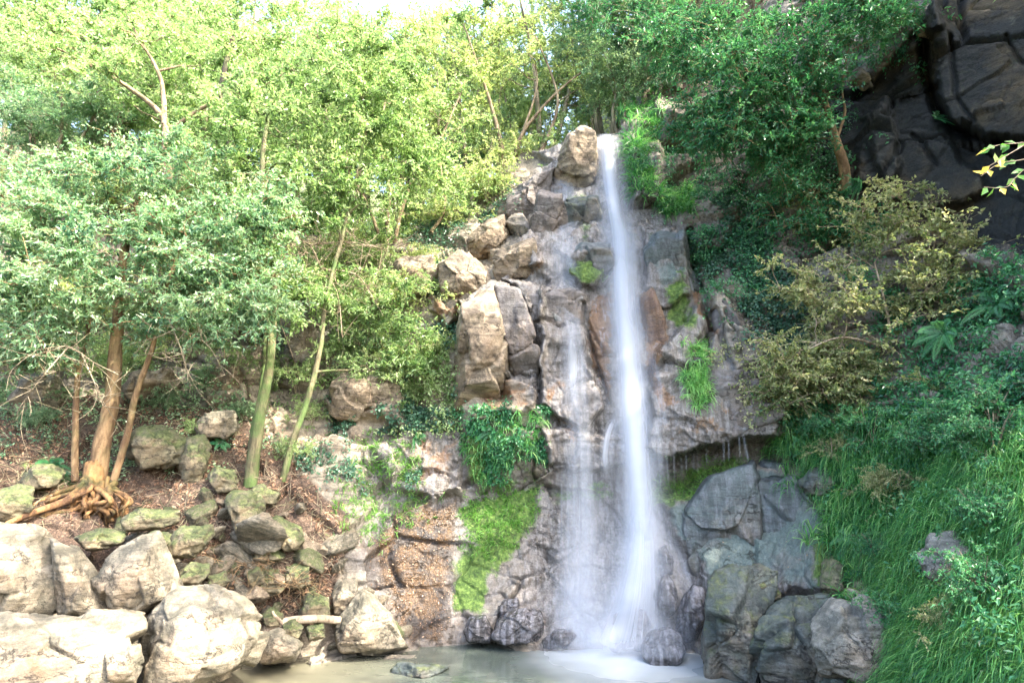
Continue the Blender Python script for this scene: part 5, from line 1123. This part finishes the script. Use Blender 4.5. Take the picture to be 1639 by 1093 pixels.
plant('limbed_tree', 'cluster of thin brown stems at the brow of the wall, left of the fall', 'tree', P(625, 385, 12.0), [(px_pts((618,390,12.0),(622,300,12.0),(608,220,12.0),(625,120,12.0)), .05, .02), (px_pts((630,388,12.0),(656,300,12.0),(700,235,12.1),(738,150,12.2)), .05, .02), (px_pts((612,392,12.0),(590,330,11.9),(556,270,11.8),(560,200,11.8)), .045, .018), (px_pts((690,372,12.0),(712,330,12.1),(705,260,12.2)), .04, .018)],
      np.concatenate([blob(rg, 26, 620, 190, 90, 80, 12.2, .6), blob(rg, 18, 720, 180, 60, 80, 12.4, .5), blob(rg, 10, 560, 250, 50, 50, 11.9, .4)]), L_LIME, B_LIMB, 83, leaf=.075, per=130, spread=.22, tone=.55)
plant('limbed_tree', 'spreading many-branched tree behind the crag left of the lip', 'tree', P(832, 275, 12.9), [(px_pts((820,280,12.9),(836,215,12.9),(880,160,12.9),(935,112,12.9)), .07, .02), (px_pts((812,280,12.9),(796,205,12.9),(770,120,13.0),(742,40,13.0)), .07, .02), (px_pts((850,278,12.9),(882,205,12.9),(892,150,12.9),(858,60,12.9)), .06, .02), (px_pts((836,215,12.9),(860,130,12.9),(840,70,13.0)), .035, .015)],
      np.concatenate([blob(rg, 24, 850, 80, 110, 70, 13.0, .7), blob(rg, 12, 760, 60, 60, 60, 13.1, .5), blob(rg, 10, 930, 120, 50, 40, 12.9, .5)]), L_YELL, B_LIMB, 84, leaf=.075, per=95, spread=.28, tone=.45)

for k, (px, py, n, ln, lb) in enumerate([(1492, 196, 7, .28, 'small fern rooted in the long crack of the dark wall'), (1560, 235, 6, .24, 'small fern under the bulging dark rock at the upper right'), (1385, 300, 7, .3, 'fern between the crooked trunk and the dark wall'), (790, 690, 7, .25, 'fern on the shaded ledge left of the fall'), (1180, 330, 7, .3, 'fern in the ivy right of the upper fall'), (1300, 690, 8, .34, 'fern at the top of the grass under the olive shrub'), (660, 700, 7, .26, 'fern on the brown wall left of the ledge')]):
    fern(px, py, n, ln, lb, 400 + k, .05)
cover('ivy', [([(1380,60),(1480,-40),(1500,60),(1470,120),(1400,190)], 900), ([(1290,60),(1400,90),(1420,200),(1330,240)], 1200)], L_DEEP, 49, .06, (.03, .2), .5, 'leaves hanging over the brown rocks at the edge of the dark wall', 'creeper', dens=patchy(40, 50, 0, .3))

cover('ivy', [([(1010,270),(1060,240),(1130,330),(1150,440),(1180,520),(1140,520),(1100,380),(1050,350)], 3200), ([(1100,300),(1240,300),(1250,480),(1160,500)], 3800)], L_DEEP, 51, .055, (.03, .2), .55, 'green trailing plants hanging from the lip down the cliff right of the fall', 'creeper', dens=patchy(35, 52, -.1, .25), tone=(.6, .22))
cover('ivy', [([(-40,600),(420,600),(470,720),(400,790),(230,730),(-40,760)], 2600)], L_TEAL, 53, .055, (.03, .2), .5, 'low green seedlings over the litter of the left bank', 'undergrowth', dens=patchy(35, 54, .05, .4), tone=(.5, .22), hang=.1)
SM.append(shrub_model(3, L_DEEP, B_GREY, .075)); SL.append('dark green bush')
SM.append(shrub_model(4, L_OLIVE, B_DEAD, .07)); SL.append('olive bush')
r = np.random.default_rng(90)
for px, py, k, s in [(1420,700,3,.34),(1500,730,3,.36),(1590,700,3,.42),(1640,760,3,.36),(1350,745,4,.24),(1450,800,4,.26),(1630,860,3,.26),(1430,905,3,.22),(1580,1010,4,.2),(1640,1000,3,.3),(1480,1040,3,.24),(1300,705,3,.3)]:
    shrub_at(surf(px, py, .26), k, s * 1.35, r.uniform(0, 6), 'small leafy clump standing up out of the long grass of the right bank', 'leafy clumps in the long grass')
for px, py, k, s in [(60,690,2,.35),(260,660,2,.4),(320,700,0,.3),(390,680,2,.32),(20,640,2,.5),(470,740,0,.3)]:
    shrub_at(surf(px, py, .05), k, s, r.uniform(0, 6), 'low leafy plant growing in the litter of the left bank', 'low plants of the left bank')
BO('bank_boulder','half-buried grey stone at the upper end of the long grass','boulder',[(1280,772),(1296,752),(1330,750),(1344,770),(1326,790),(1290,790)],9.0,.3,M_DAMP,221,13,.8,front=3,sub=5)
BO('bank_boulder','half-buried mossy stone low in the grass beside the pale brown boulder','boulder',[(1436,1010),(1450,986),(1480,982),(1496,1004),(1480,1026),(1446,1030)],6.7,.25,M_DAMP,222,13,.8,front=3,sub=5)
BO('boulder','pale sunlit stone between the broad slab and the mossy trunk','boulder',[(316,680),(330,662),(372,660),(384,684),(360,700),(324,700)],9.9,.35,M_PALE,223,13,.8,front=3,sub=5)
BO('boulder','pale rock at the left edge behind the three-stemmed tree','boulder',[(20,640),(40,606),(90,600),(110,636),(86,664),(34,664)],9.7,.45,M_PALE,224,13,.8,front=3,sub=5)
BO('boulder','tan ledge stone behind the three stems, under the dead twigs','boulder',[(196,620),(214,596),(268,592),(290,616),(262,640),(208,640)],10.4,.45,M_TAN,225,13,.8,front=3,sub=5)
